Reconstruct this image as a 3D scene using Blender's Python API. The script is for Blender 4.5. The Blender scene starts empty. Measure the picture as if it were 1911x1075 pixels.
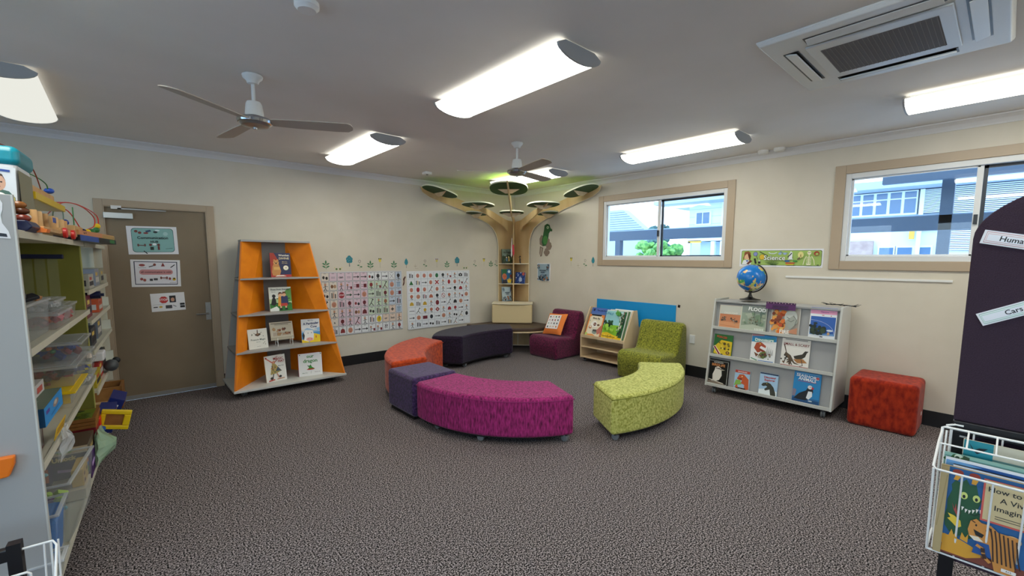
import bpy, bmesh, math, random
from mathutils import Vector, Matrix
R = math.radians
S = bpy.context.scene
COL = S.collection
PI = math.pi
# ---------------------------------------------------------------- camera
cam = bpy.data.objects.new('camera', bpy.data.cameras.new('camera')); COL.objects.link(cam)
cam.data.sensor_fit = 'HORIZONTAL'; cam.data.sensor_width = 36.0
cam.data.lens = 815.5 * 36.0 / 1911.0
cam.data.shift_y = (566.17 - 537.5) / 1911.0
cam.data.clip_start = 0.02; cam.data.clip_end = 200
_yaw, _pit, _rol = 0.8454, 0.1019, 0.0036
_F = Vector((math.cos(_yaw)*math.cos(_pit), math.sin(_yaw)*math.cos(_pit), -math.sin(_pit)))
_R0 = Vector((math.sin(_yaw), -math.cos(_yaw), 0)); _U0 = _R0.cross(_F)
_R = _R0*math.cos(_rol) + _U0*math.sin(_rol); _U = -_R0*math.sin(_rol) + _U0*math.cos(_rol)
_m = Matrix((_R, _U, -_F)).transposed().to_4x4(); _m.translation = Vector((-5.4413, -6.0694, 1.5123))
cam.matrix_world = _m
S.camera = cam
# ---------------------------------------------------------------- world: bright hazy daylight sky
w = bpy.data.worlds.new('daylight'); S.world = w; w.use_nodes = True
nt = w.node_tree; nt.nodes.clear()
o_ = nt.nodes.new('ShaderNodeOutputWorld'); bg = nt.nodes.new('ShaderNodeBackground')
tc = nt.nodes.new('ShaderNodeTexCoord'); sp = nt.nodes.new('ShaderNodeSeparateXYZ'); rp = nt.nodes.new('ShaderNodeValToRGB')
nt.links.new(tc.outputs['Generated'], sp.inputs[0]); nt.links.new(sp.outputs['Z'], rp.inputs[0])
rp.color_ramp.elements[0].position = 0.0; rp.color_ramp.elements[0].color = (.72, .88, .93, 1)
rp.color_ramp.elements[1].position = 0.5; rp.color_ramp.elements[1].color = (.42, .68, 1.0, 1)
nt.links.new(rp.outputs[0], bg.inputs[0]); bg.inputs[1].default_value = 1.7
nt.links.new(bg.outputs[0], o_.inputs[0])
# ---------------------------------------------------------------- exposure
S.view_settings.view_transform = 'Standard'; S.view_settings.look = 'None'
S.view_settings.exposure = 1.47; S.view_settings.gamma = 1.0; S.view_settings.use_curve_mapping = False
LAMP = 5.0          # radiance of the fluorescent diffusers
# ---------------------------------------------------------------- materials
def lin(c):
    return c/12.92 if c <= .04045 else ((c+.055)/1.055)**2.4
def hexc(h):
    h = h.lstrip('#'); return tuple(lin(int(h[i:i+2], 16)/255.) for i in (0, 2, 4)) + (1,)
MATS = {}
def new_mat(name):
    m = bpy.data.materials.new(name); m.use_nodes = True; MATS[name] = m
    return m, m.node_tree, m.node_tree.nodes['Principled BSDF']
def mat(name, col, rough=.5, metal=0., alpha=1., spec=None):
    m, t, b = new_mat(name)
    b.inputs['Base Color'].default_value = hexc(col) if isinstance(col, str) else tuple(col)+(1,)
    b.inputs['Roughness'].default_value = rough; b.inputs['Metallic'].default_value = metal
    if spec is not None: b.inputs['Specular IOR Level'].default_value = spec
    if alpha < 1: b.inputs['Alpha'].default_value = alpha
    return m
def noisy(name, c1, c2, scale, stretch=(1, 1, 1), rough=.9, bump=.0, detail=3., lo=.35, hi=.65, sheen=0., spec=.3, coord='Object', dist=.01):
    m, t, b = new_mat(name)
    N = t.nodes; tc = N.new('ShaderNodeTexCoord'); mp = N.new('ShaderNodeMapping'); mp.inputs['Scale'].default_value = stretch
    nz = N.new('ShaderNodeTexNoise'); nz.inputs['Scale'].default_value = scale; nz.inputs['Detail'].default_value = detail
    cr = N.new('ShaderNodeValToRGB')
    cr.color_ramp.elements[0].position = lo; cr.color_ramp.elements[1].position = hi
    cr.color_ramp.elements[0].color = hexc(c1) if isinstance(c1, str) else tuple(c1)+(1,)
    cr.color_ramp.elements[1].color = hexc(c2) if isinstance(c2, str) else tuple(c2)+(1,)
    t.links.new(tc.outputs[coord], mp.inputs[0]); t.links.new(mp.outputs[0], nz.inputs[0])
    t.links.new(nz.outputs['Fac'], cr.inputs[0]); t.links.new(cr.outputs[0], b.inputs['Base Color'])
    b.inputs['Roughness'].default_value = rough; b.inputs['Specular IOR Level'].default_value = spec
    if sheen: b.inputs['Sheen Weight'].default_value = sheen
    if bump:
        bp = N.new('ShaderNodeBump'); bp.inputs['Strength'].default_value = bump; bp.inputs['Distance'].default_value = dist
        t.links.new(nz.outputs['Fac'], bp.inputs['Height']); t.links.new(bp.outputs[0], b.inputs['Normal'])
    return m
noisy('wall_paint', '#d3cab8', '#d8cfbe', 3.0, rough=.75, bump=.05, detail=8)
noisy('ceiling_paint', '#e6e0d8', '#eae4dd', 2.0, rough=.85)
noisy('carpet', '#0f0d0e', '#b5a8a6', 130., rough=1., bump=.2, detail=3., lo=.44, hi=.64, spec=.1)
mat('cornice_paint', '#dcd9d6', .5)
mat('skirting_vinyl', '#1a1a1c', .45)
noisy('door_paint', '#82715a', '#8b7a62', 2., rough=.5, spec=.4)
mat('frame_paint', '#b39f86', .45)
mat('alu_white', '#dcdcda', .35)
mat('alu', '#b5b5b2', .3, .8)
mat('alu_dark', '#2c3036', .4)
mat('chrome', '#c9ccd0', .15, 1.)
mat('steel', '#9a9a98', .3, .9)
mat('white_plastic', '#e6e4df', .35)
mat('white_wire', '#f1f0ec', .35)
mat('black_plastic', '#111113', .4)
mat('black_metal', '#141418', .35)
mat('grey_castor', '#6f7274', .5)
mat('fan_white', '#d8d8d4', .35)
mat('fan_blade', '#b3a89b', .5)
mat('grey_laminate', '#a7a6a4', .5)
mat('grey_dark_laminate', '#7c7a78', .5)
mat('grey_edge', '#c9c9c2', .45)
mat('panel_grey', '#a9a9a7', .55)
mat('cream_metal', '#cfcab6', .5)
noisy('green_panel', '#7f7c33', '#878438', 4., rough=.6)
noisy('orange_board', '#e07c08', '#ee8a10', 6., rough=.5)
mat('orange_edge', '#f08a30', .5)
noisy('plywood', '#c9a878', '#d8bb8c', 5., (1, 1, .25), rough=.5, detail=5)
mat('ply_edge', '#e8dcc0', .55)
noisy('birch', '#d3b78f', '#dfc6a0', 6., (1, 1, .2), rough=.45, detail=4)
noisy('brown_wood', '#8a5a2a', '#a87038', 8., (1, .2, 1), rough=.4)
noisy('beech', '#d2a066', '#e0b47c', 9., (.3, 1, 1), rough=.45)
mat('leaf_top', '#9ccf3a', .6)
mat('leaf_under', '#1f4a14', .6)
mat('leaf_edge', '#e8e8d0', .6)
noisy('magenta_fabric', '#5e0e3c', '#bc307e', 75., (1, 1, .25), rough=.85, bump=.6, detail=5., lo=.3, hi=.72, sheen=.1, dist=.004)
noisy('lime_fabric', '#94963a', '#cfce74', 55., rough=.9, bump=.5, detail=6., lo=.36, hi=.62, sheen=.1, dist=.004)
noisy('green_fabric', '#5c601a', '#9c9c34', 60., rough=.9, bump=.4, detail=6., lo=.36, hi=.64, sheen=.2, dist=.004)
noisy('orange_fabric', '#9c2c05', '#cf4c12', 30., rough=.9, bump=.4, detail=6., sheen=.2, dist=.004)
noisy('rust_fabric', '#7e1605', '#b2330e', 30., (1, 1, .5), rough=.9, bump=.4, detail=6., sheen=.1, dist=.004)
noisy('plum_fabric', '#160b18', '#2a1832', 50., rough=.95, bump=.3, detail=5., sheen=.15, dist=.004)
noisy('violet_fabric', '#271737', '#503466', 50., rough=.9, bump=.4, detail=6., sheen=.25, dist=.004)
noisy('maroon_fabric', '#420829', '#721842', 45., rough=.9, bump=.3, detail=6., sheen=.2, dist=.004)
mat('tan_fabric', '#d8c294', .8)
mat('brown_vinyl', '#4c3a2c', .45)
noisy('purple_felt', '#362833', '#3e2f3c', 300., rough=.95, bump=.2)
mat('paper', '#e9e8ea', .5); mat('page_white', '#e8e3d6', .7); mat('cream_paper', '#e2dccb', .6)
mat('yellow_plastic', '#f5cf10', .3); mat('red_plastic', '#d8241a', .3); mat('blue_plastic', '#1f4fb4', .3); mat('navy_plastic', '#161c44', .35)
mat('teal_plastic', '#0e93a6', .3); mat('orange_plastic', '#f07a18', .35); mat('green_plastic', '#2f7a3c', .35)
def clear(name, col, a):
    m, t, b = new_mat(name)
    N = t.nodes; tr = N.new('ShaderNodeBsdfTransparent'); tr.inputs[0].default_value = (.96, .97, .97, 1)
    mx = N.new('ShaderNodeMixShader'); mx.inputs[0].default_value = a
    b.inputs['Base Color'].default_value = hexc(col); b.inputs['Roughness'].default_value = .15
    t.links.new(tr.outputs[0], mx.inputs[1]); t.links.new(b.outputs[0], mx.inputs[2])
    t.links.new(mx.outputs[0], N['Material Output'].inputs['Surface'])
    return m
clear('clear_plastic', '#d5d8d8', .24); clear('clear_lid', '#e2e4e4', .45); clear('sleeve_film', '#c8caa8', .14)
def glassmat():
    m, t, b = new_mat('window_glass'); N = t.nodes; N.remove(b)
    tr = N.new('ShaderNodeBsdfTransparent'); gl = N.new('ShaderNodeBsdfGlossy'); gl.inputs['Roughness'].default_value = .01
    lw = N.new('ShaderNodeLayerWeight'); lw.inputs[0].default_value = .5; mx = N.new('ShaderNodeMixShader')
    pw = N.new('ShaderNodeMath'); pw.operation = 'POWER'; pw.inputs[1].default_value = 4.5; ad = N.new('ShaderNodeMath'); ad.operation = 'MULTIPLY_ADD'; ad.inputs[1].default_value = .6; ad.inputs[2].default_value = .035
    t.links.new(lw.outputs['Facing'], pw.inputs[0]); t.links.new(pw.outputs[0], ad.inputs[0])
    tr.inputs[0].default_value = (.93, .96, 1, 1)
    t.links.new(ad.outputs[0], mx.inputs[0]); t.links.new(tr.outputs[0], mx.inputs[1]); t.links.new(gl.outputs[0], mx.inputs[2])
    t.links.new(mx.outputs[0], N['Material Output'].inputs['Surface'])
glassmat()
def lampmat(name, s):
    m, t, b = new_mat(name); N = t.nodes; N.remove(b)
    e = N.new('ShaderNodeEmission'); e.inputs[0].default_value = (1.0, 1.0, .91, 1); e.inputs[1].default_value = s
    t.links.new(e.outputs[0], N['Material Output'].inputs['Surface'])
lampmat('diffuser', LAMP); lampmat('diffuser_edge', LAMP*.16); lampmat('diffuser_dim', LAMP*.06)
def C(h, rough=.5):
    k = 'ink_'+h.strip('#')
    if k not in MATS: mat(k, h, rough)
    return k
# ---------------------------------------------------------------- geometry collector
class G:
    def __init__(s): s.v = []; s.f = []; s.m = []; s.mats = []; s.c = 0; s.M = None
    def mat(s, n):
        if n.startswith('#'): n = C(n)
        if n not in s.mats: s.mats.append(n)
        s.c = s.mats.index(n); return s
    def add(s, vs, fs):
        b = len(s.v)
        for q in vs:
            q = Vector(q)
            if s.M is not None: q = s.M @ q
            s.v.append(q)
        for f in fs: s.f.append([b+i for i in f]); s.m.append(s.c)
        return s
    def box(s, x0, x1, y0, y1, z0, z1):
        return s.add([(x, y, z) for z in (z0, z1) for y in (y0, y1) for x in (x0, x1)],
                     [(0, 2, 3, 1), (4, 5, 7, 6), (0, 1, 5, 4), (2, 6, 7, 3), (0, 4, 6, 2), (1, 3, 7, 5)])
    def prism(s, poly, a, b, axis='z'):
        n = len(poly)
        def P(p, h):
            return {'z': (p[0], p[1], h), 'y': (p[0], h, p[1]), 'x': (h, p[0], p[1])}[axis]
        ar = sum(poly[i][0]*poly[(i+1) % n][1]-poly[(i+1) % n][0]*poly[i][1] for i in range(n))
        fl = (ar < 0) ^ (axis == 'y')
        fs = [tuple(range(n))[::-1], tuple(range(n, 2*n))] + [(i, (i+1) % n, n+(i+1) % n, n+i) for i in range(n)]
        if fl: fs = [f[::-1] for f in fs]
        return s.add([P(p, a) for p in poly]+[P(p, b) for p in poly], fs)
    def taper(s, x0, x1, y0, y1, z0, z1, k):
        cx, cy = (x0+x1)/2, (y0+y1)/2
        vs = []
        for z, q in ((z0, k), (z1, 1.)):
            for y in (y0, y1):
                for x in (x0, x1): vs.append((cx+(x-cx)*q, cy+(y-cy)*q, z))
        return s.add(vs, [(0, 2, 3, 1), (4, 5, 7, 6), (0, 1, 5, 4), (2, 6, 7, 3), (0, 4, 6, 2), (1, 3, 7, 5)])
    def tube(s, pts, r, n=8, closed=False, caps=True):
        pts = [Vector(p) for p in pts]; m = len(pts); vs = []; up = None
        for i, p in enumerate(pts):
            a = pts[(i-1) % m] if (closed or i > 0) else p
            b = pts[(i+1) % m] if (closed or i < m-1) else p
            t = (b-a).normalized()
            if up is None:
                up = Vector((0, 0, 1)) if abs(t.z) < .9 else Vector((1, 0, 0))
            x = (up - t*up.dot(t)).normalized(); up = x; y = t.cross(x)
            rr = r[i] if isinstance(r, (list, tuple)) else r
            for k in range(n):
                an = 2*PI*k/n; vs.append(p + (x*math.cos(an)+y*math.sin(an))*rr)
        fs = []
        for i in range(m if closed else m-1):
            j = (i+1) % m
            for k in range(n): fs.append((i*n+k, i*n+(k+1) % n, j*n+(k+1) % n, j*n+k))
        if not closed and caps: fs += [tuple(range(n))[::-1], tuple((m-1)*n+k for k in range(n))]
        return s.add(vs, fs)
    def lathe(s, prof, n=24, c=(0, 0, 0), axis='z'):
        vs = []; m = len(prof)
        for (r, z) in prof:
            for k in range(n):
                a = 2*PI*k/n; x, y = r*math.cos(a), r*math.sin(a)
                q = {'z': (x, y, z), 'y': (x, z, y), 'x': (z, x, y)}[axis]
                vs.append((q[0]+c[0], q[1]+c[1], q[2]+c[2]))
        fs = [(i*n+k, i*n+(k+1) % n, (i+1)*n+(k+1) % n, (i+1)*n+k) for i in range(m-1) for k in range(n)]
        fs += [tuple(range(n))[::-1], tuple((m-1)*n+k for k in range(n))]
        if axis == 'y': fs = [f[::-1] for f in fs]
        return s.add(vs, fs)
    def ball(s, c, r, n=14, sq=(1, 1, 1)):
        prof = [(max(1e-4, math.sin(PI*i/n)), -math.cos(PI*i/n)) for i in range(n+1)]
        M0 = s.M; T = Matrix.Translation(c) @ Matrix.Diagonal((r*sq[0], r*sq[1], r*sq[2], 1))
        s.M = T if M0 is None else M0 @ T; s.lathe(prof, 16); s.M = M0; return s
    def build(s, name, parent=None, loc=None, rot=None, bevel=0, seg=2, smooth=False, label=None, cat=None, kind=None, group=None, ang=35):
        me = bpy.data.meshes.new(name); me.from_pydata([tuple(q) for q in s.v], [], s.f)
        for n in s.mats: me.materials.append(MATS[n])
        me.polygons.foreach_set('material_index', s.m)
        if smooth: me.polygons.foreach_set('use_smooth', [True]*len(s.f))
        me.update()
        o = bpy.data.objects.new(name, me); COL.objects.link(o)
        if parent: o.parent = parent
        if loc: o.location = loc
        if rot: o.rotation_euler = rot
        if bevel:
            b = o.modifiers.new('bevel', 'BEVEL'); b.width = bevel; b.segments = seg; b.limit_method = 'ANGLE'; b.angle_limit = R(ang)
            b.harden_normals = smooth
        elif smooth:
            e = o.modifiers.new('edges', 'EDGE_SPLIT'); e.split_angle = R(40)
        tag(o, label, cat, group, kind)
        return o
def tag(o, label=None, cat=None, group=None, kind=None):
    if label: o['label'] = label
    if cat: o['category'] = cat
    if group: o['group'] = group
    if kind: o['kind'] = kind
    return o
def thing(name, label, cat, loc=(0, 0, 0), rotz=0., group=None, rot=None):
    o = bpy.data.objects.new(name, None); COL.objects.link(o); o.location = loc; o.empty_display_size = .1
    o.rotation_euler = rot if rot else (0, 0, rotz)
    return tag(o, label, cat, group)
def copy_tree(o, parent=None):
    c = o.copy(); COL.objects.link(c)
    if parent: c.parent = parent
    for ch in o.children: copy_tree(ch, c)
    return c
TXT = {}
def text_geo(s, bold):
    k = (s, bold)
    if k not in TXT:
        cu = bpy.data.curves.new('lettering', 'FONT'); cu.body = s; cu.size = 1.; cu.align_x = 'CENTER'; cu.align_y = 'CENTER'
        cu.resolution_u = 2; cu.offset = bold
        ob = bpy.data.objects.new('lettering', cu); COL.objects.link(ob)
        me = bpy.data.meshes.new_from_object(ob.evaluated_get(bpy.context.evaluated_depsgraph_get()))
        TXT[k] = ([tuple(v.co) for v in me.vertices], [tuple(p.vertices) for p in me.polygons])
        bpy.data.objects.remove(ob); bpy.data.meshes.remove(me); bpy.data.curves.remove(cu)
    return TXT[k]
def oval(cx, cy, rx, ry, n=20):
    return [(cx+rx*math.cos(2*PI*i/n), cy+ry*math.sin(2*PI*i/n)) for i in range(n)]
def art(g, shapes, W, H, y0=0., x0=0., z0=0., step=.0003):
    """printed shapes on a face that looks along -y; coordinates are fractions of W and H"""
    d = y0
    for sh in shapes:
        d -= step; k = sh[0]
        def P(x, y): return (x0+x*W, d, z0+y*H)
        if k == 'r':
            _, a, b, c, e, col = sh; g.mat(col).add([P(a, b), P(c, b), P(c, e), P(a, e)], [(0, 1, 2, 3)])
        elif k == 'e':
            _, a, b, c, e, col = sh; p = oval(a, b, c, e); g.mat(col).add([P(*q) for q in p], [tuple(range(len(p)))])
        elif k == 'p':
            _, p, col = sh; g.mat(col).add([P(*q) for q in p], [tuple(range(len(p)))])
        elif k == 'l':
            _, p, wd, col = sh; g.mat(col)
            for (a, b), (c, e) in zip(p, p[1:]):
                A = Vector((x0+a*W, z0+b*H)); B = Vector((x0+c*W, z0+e*H)); t = B-A
                if t.length < 1e-6: continue
                nrm = Vector((-t.y, t.x)).normalized()*wd*H/2; t = t.normalized()*wd*H*.3; A = A-t; B = B+t
                g.add([(q.x, d, q.y) for q in (A-nrm, B-nrm, B+nrm, A+nrm)], [(0, 1, 2, 3)])
        elif k == 't':
            _, s, a, b, size, col = sh[:6]; wmax = sh[6] if len(sh) > 6 else None; bold = sh[7] if len(sh) > 7 else .01; ang = sh[8] if len(sh) > 8 else 0.
            vs, fs = text_geo(s, bold); sz = size*H; g.mat(col)
            if not vs: continue
            wd = max(v[0] for v in vs)-min(v[0] for v in vs); kx = 1.
            if wmax and wd*sz > wmax*W: kx = wmax*W/(wd*sz)
            ca, sa = math.cos(ang), math.sin(ang)
            g.add([(x0+a*W+(v[0]*kx*ca-v[1]*sa)*sz, d, z0+b*H+(v[0]*kx*sa+v[1]*ca)*sz) for v in vs], fs)
    return g
def poly_frame(x0, y0, x1, y1, t, col, H=1., W=1.):
    tx = t*H/W
    return [('r', x0, y0, x1, y0+t, col), ('r', x0, y1-t, x1, y1, col), ('r', x0, y0, x0+tx, y1, col), ('r', x1-tx, y0, x1, y1, col)]
# ================================================================ room shell
def struct(g, name, **k): return g.build(name, kind='structure', **k)
XL, YB, HC = -8.4, -8.6, 2.7
G().mat('carpet').box(XL, 0, YB, 0, -.1, 0).build('floor', kind='structure')
G().mat('ceiling_paint').box(XL-.12, .12, YB-.12, .12, HC, HC+.1).build('ceiling', kind='structure')
g = G().mat('wall_paint')
g.box(XL, -5.56, 0, .12, 0, HC).box(-5.56, -4.70, 0, .12, 2.03, HC).box(-4.70, .12, 0, .12, 0, HC)
struct(g, 'wall_back')
g = G().mat('wall_paint')
W1 = (-3.80, -2.0); W2 = (-6.74, -4.94); ZB, ZT = 1.50, 2.36
g.box(0, .12, W1[1], 0, 0, HC).box(0, .12, W2[1], W1[0], 0, HC).box(0, .12, YB, W2[0], 0, HC)
for a, b in (W1, W2): g.box(0, .12, a, b, 0, ZB).box(0, .12, a, b, ZT, HC)
struct(g, 'wall_right')
g = G().mat('wall_paint').box(XL-.12, XL, YB, -7.9, 0, HC).box(XL-.12, XL, -4.9, -4.2, 0, HC).box(XL-.12, XL, -1.6, .12, 0, HC)
for a, b in ((-7.9, -4.9), (-4.2, -1.6)): g.box(XL-.12, XL, a, b, 0, .8).box(XL-.12, XL, a, b, 2.4, HC)
struct(g, 'wall_left')
for n, a, b in ((5, -7.9, -4.9), (6, -4.2, -1.6)):  # out-of-view windows, added so daylight brightens the right wall
    g = G().mat('alu_white').box(XL-.1, XL, a, a+.05, .8, 2.4).box(XL-.1, XL, b-.05, b, .8, 2.4).box(XL-.1, XL, (a+b)/2-.03, (a+b)/2+.03, .85, 2.35).box(XL-.1, XL, a+.05, b-.05, .8, .85).box(XL-.1, XL, a+.05, b-.05, 2.35, 2.4)
    q = struct(g, 'window_%d' % (n-1)); G().mat('window_glass').box(XL-.06, XL-.055, a+.05, b-.05, .85, 2.35).build('pane', q)
g = G().mat('wall_paint').box(XL, -7.4, YB-.12, YB, 0, HC).box(-4.9, .12, YB-.12, YB, 0, HC)
for a, b in ((-7.4, -4.9),): g.box(a, b, YB-.12, YB, 0, .9).box(a, b, YB-.12, YB, 2.3, HC)
struct(g, 'wall_front')
for n, a, b in ((3, -7.4, -4.9),):  # unseen window added behind the camera as daylight fill for the ceiling
    g = G().mat('alu_white').box(a, a+.05, YB-.1, YB, .9, 2.3).box(b-.05, b, YB-.1, YB, .9, 2.3).box((a+b)/2-.03, (a+b)/2+.03, YB-.1, YB, .95, 2.25).box(a+.05, b-.05, YB-.1, YB, .9, .95).box(a+.05, b-.05, YB-.1, YB, 2.25, 2.3)
    q = struct(g, 'window_%d' % n); G().mat('window_glass').box(a+.05, b-.05, YB-.06, YB-.055, .95, 2.25).build('pane', q)
# cornices (coved)
cv = [(0, 0)] + [(.07-.07*math.sin(a)*.82, .0+.07-.07*math.cos(a)*.82-.012) for a in [PI/2*i/6 for i in range(7)]][::-1]
def cornice(name, pts, ax):
    g = G().mat('cornice_paint'); g.prism(pts, *ax); struct(g, name, smooth=True)
pr = [(0, HC-.075), (.008, HC-.075), (.012, HC-.062), (.03, HC-.035), (.058, HC-.016), (.068, HC-.014), (.072, HC-.002), (0, HC-.002)]
g = G().mat('cornice_paint').prism([(-a, b) for a, b in pr], XL, 0, 'x'); struct(g, 'trim_1')
g = G().mat('cornice_paint').prism([(-a, b) for a, b in pr], YB, 0, 'y'); struct(g, 'trim_2')
# skirtings
struct(G().mat('skirting_vinyl').box(-4.63, -.006, -.006, 0, 0, .142), 'baseboard_back')
struct(G().mat('skirting_vinyl').box(-.006, 0, YB, -.0, 0, .142), 'baseboard_right')
# door
d = G().mat('door_paint').box(-5.56, -4.70, .012, .12, -.0, 2.03).build('door_1', kind='structure')
G().mat('frame_paint').box(-5.63, -5.56, -.014, 0, 0, 2.095).box(-4.70, -4.63, -.014, 0, 0, 2.095).box(-5.56, -4.70, -.014, 0, 2.03, 2.095) \
    .box(-5.56, -5.55, -.014, .012, 0, 2.03).box(-4.712, -4.70, -.014, .012, 0, 2.03).box(-5.55, -4.712, -.0139, .012, 2.02, 2.0299).build('door_frame', d, bevel=.003)
G().mat('#8d8a86').box(-5.55, -4.712, .0, .012, .0, .045).build('door_seal', d, bevel=.002)
g = G().mat('steel').box(-4.765, -4.715, .004, .012, .80, 1.0)
g.tube([(-4.74, .01, .875), (-4.74, -.045, .875)], .011); g.tube([(-4.74, -.045, .875), (-4.86, -.045, .875)], .009); g.lathe([(.014, .0), (.014, .012)], 12, (-4.74, -.008, .95), 'y')
g.build('door_handle', d, smooth=True, label='brushed steel lever handle on a tall plate')
g = G().mat('alu').box(-5.56, -5.335, -.04, .01, 1.905, 1.965).build('door_closer', d, bevel=.004, label='silver door closer body with folding arm')
G().mat('steel').box(-5.45, -5.06, -.03, -.018, 2.000, 2.012).build('closer_arm', g)
G().mat('white_plastic').box(-5.5, -5.42, -.03, -.014, 2.0, 2.035).build('closer_bracket', g)
for z in (.25, 1.0, 1.8): pass
# windows: painted timber architrave, white sliding aluminium frame, two panes
def window(n, a, b, mull):
    wo = G().mat('frame_paint')
    wo.box(-.016, .0, b, b+.09, ZB-.085, ZT+.085).box(-.016, .0, a-.09, a, ZB-.085, ZT+.085).box(-.016, .0, a, b, ZT, ZT+.085).box(-.016, .0, a, b, ZB-.085, ZB)
    wo = wo.build('window_%d' % n, kind='structure', bevel=.004)
    g = G().mat('alu_white'); t = .045
    g.box(-.004, .1, a, a+t, ZB, ZT).box(-.004, .1, b-t, b, ZB, ZT).box(-.004, .1, a+t, b-t, ZB, ZB+.05).box(-.004, .1, a+t, b-t, ZT-.05, ZT)
    g.build('window_frame', wo, bevel=.003)
    h = G().mat('alu_white').box(.02, .04, mull-.02, mull+.02, ZB+.05, ZT-.05).box(.02, .04, b-t-.02, b-t, ZB+.05, ZT-.05).box(.02, .04, mull, b-t, ZB+.05, ZB+.065).box(.02, .04, mull, b-t, ZT-.065, ZT-.05)
    h = h.build('sliding_sash', wo, bevel=.002)
    G().mat('alu_dark').box(.0, .02, mull-.012, mull+.012, ZB+.32, ZB+.4).build('sash_latch', h)
    k = G().mat('alu_dark').box(.05, .07, a+t, a+t+.022, ZB+.05, ZT-.05).box(.05, .07, mull-.045, mull-.018, ZB+.05, ZT-.05).box(.05, .07, a+t, mull, ZB+.05, ZB+.066).box(.05, .07, a+t, mull, ZT-.075, ZT-.05)
    k.build('fixed_sash', wo)
    G().mat('window_glass').box(.028, .031, mull, b-t-.01, ZB+.05, ZT-.05).build('pane', wo)
    G().mat('window_glass').box(.058, .061, a+t+.01, mull-.02, ZB+.05, ZT-.05).build('pane', wo)
window(1, W1[0], W1[1], -2.9); window(2, W2[0], W2[1], -5.86)
# long thin strip on the wall
struct(G().mat('white_plastic').box(-.012, 0, -5.765, -4.469, 1.318, 1.338), 'trim_3')
# ================================================================ outside
mat('paving', '#cfd2d4', .9); mat('roof_steel', '#4a5666', .5); mat('roof_pale', '#aebccb', .6); mat('render_white', '#dfe6ea', .8)
mat('render_blue', '#b7c8d6', .8); mat('louvre', '#e6edf2', .5); mat('glass_dark', '#5b7896', .1); mat('yellow_panel', '#e8b24a', .6)
noisy('brick', '#a08078', '#b89a8e', 6., rough=.9); noisy('foliage', '#4f8a4a', '#9cc86a', 9., rough=.8)
noisy('foliage_dark', '#3d5a58', '#6b8a80', 9., rough=.8)
G().mat('paving').box(-40, 40, -40, 30, -.4, -.15).build('ground', kind='structure')
t = thing('covered_walkway', 'dark grey steel walkway roof on a post outside both windows', 'walkway roof', (2.5, -3, -.1))
G().mat('roof_steel').box(-.06, .06, -6, 5, 2.0, 2.19).build('gutter', t)
G().mat('roof_pale').box(0, 1.6, -6, 5, 2.18, 2.21).build('roof_sheet', t)
for y in (-2.5, 2.45): G().mat('roof_steel').box(-.06, .06, y-.06, y+.06, 0, 2.9 if y < 0 else 2.0).build('post', t)
t = thing('awning', 'dark metal awning roof high outside the right window', 'awning', (2.0, -6.2, 2.44))
G().mat('roof_steel').box(-.05, .05, -2.5, 1.28, .04, .17).build('fascia', t)
G().mat('roof_pale').box(.05, .38, -2.5, 1.2, .12, .15).build('roof_sheet', t)
# two storey white house
t = thing('house', 'white weatherboard upper storey with a square window outside the left window', 'house', (12, 0, 0))
g = G().mat('render_white').box(0, 4, -2.6, 2.7, -.1, 4.2); g.mat('render_blue')
for z in (2.9, 3.2, 3.5, 3.8): g.box(-.01, 0, -2.6, 2.7, z, z+.02)
g.build('wall', t)
q = G().mat('louvre').box(-.06, 0, 1.78, 2.42, 2.88, 3.42).build('window', t); G().mat('glass_dark').box(-.07, -.055, 1.85, 2.1, 2.93, 3.36).box(-.07, -.055, 2.14, 2.36, 2.93, 3.36).build('pane', q)
G().mat('roof_pale').box(-.9, 4.2, -2.6, 3.8, 3.72, 3.86).build('roof', t)
G().mat('louvre').box(-.12, -.02, 1.25, 1.36, -.1, 3.7).build('downpipe', t)
t = thing('pitched_roof_house', 'low house with a grey striped pitched roof at the left of the left window', 'house', (14, 7.5, 0))
G().mat('render_blue').box(.1, .6, -1.3, 6, -.1, 2.9).build('wall', t)
g = G().mat('roof_pale'); g.prism([(-1.6, 2.9), (-.2, 4.05), (6, 4.05), (6, 2.9)], 0, .6, 'x'); g.mat('roof_steel')
for i in range(9): z = 2.98+i*.115; g.box(-.01, 0, -1.6+(z-2.9)*1.22+.02, 6, z, z+.02)
g.build('roof', t)
# building across the yard, seen through the right window
t = thing('school_building', 'pale blue two storey building with a row of windows and louvred screens outside right window', 'building', (9, -4.5, 0))
G().mat('render_white').box(.1, 2.9, -3.5, 1.25, -.1, 3.2).build('wall', t)
G().mat('roof_pale').box(-.7, 2.9, -4, 1.28, 3.22, 3.4).build('roof', t)
G().mat('render_blue').box(.04, .1, -3.4, 1.5, 2.3, 2.62).build('spandrel', t)
for i in range(5):
    y = -.02+i*.27
    f = G().mat('louvre').box(0, .08, y, y+.27, 2.62, 3.2).build('window', t); G().mat('glass_dark').box(-.01, 0, y+.03, y+.24, 2.66, 3.0).box(-.01, 0, y+.03, y+.24, 3.03, 3.17).build('pane', f)
g = G().mat('roof_steel').box(.0, .03, -.54, -.05, 2.62, 3.22).box(0, .03, -.54, -.05, 2.24, 2.5).box(0, .03, -2.62, -.6, 1.74, 3.25).mat('louvre')
for i in range(16): z = 2.64+i*.035; g.box(-.02, .0, -.52, -.06, z, z+.018)
for i in range(6): z = 2.26+i*.04; g.box(-.02, .0, -.52, -.06, z, z+.02)
for i in range(36): z = 1.75+i*.042; g.box(-.02, .0, -2.6, -.62, z, z+.022)
g.build('louvre_screen', t)
G().mat('yellow_panel').box(-.03, 0, -.02, .08, 2.02, 2.25).build('yellow_panel', t)
G().mat('brick').box(-.02, .06, .75, 1.5, 1.3, 2.0).build('brick_panel', t)
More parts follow.
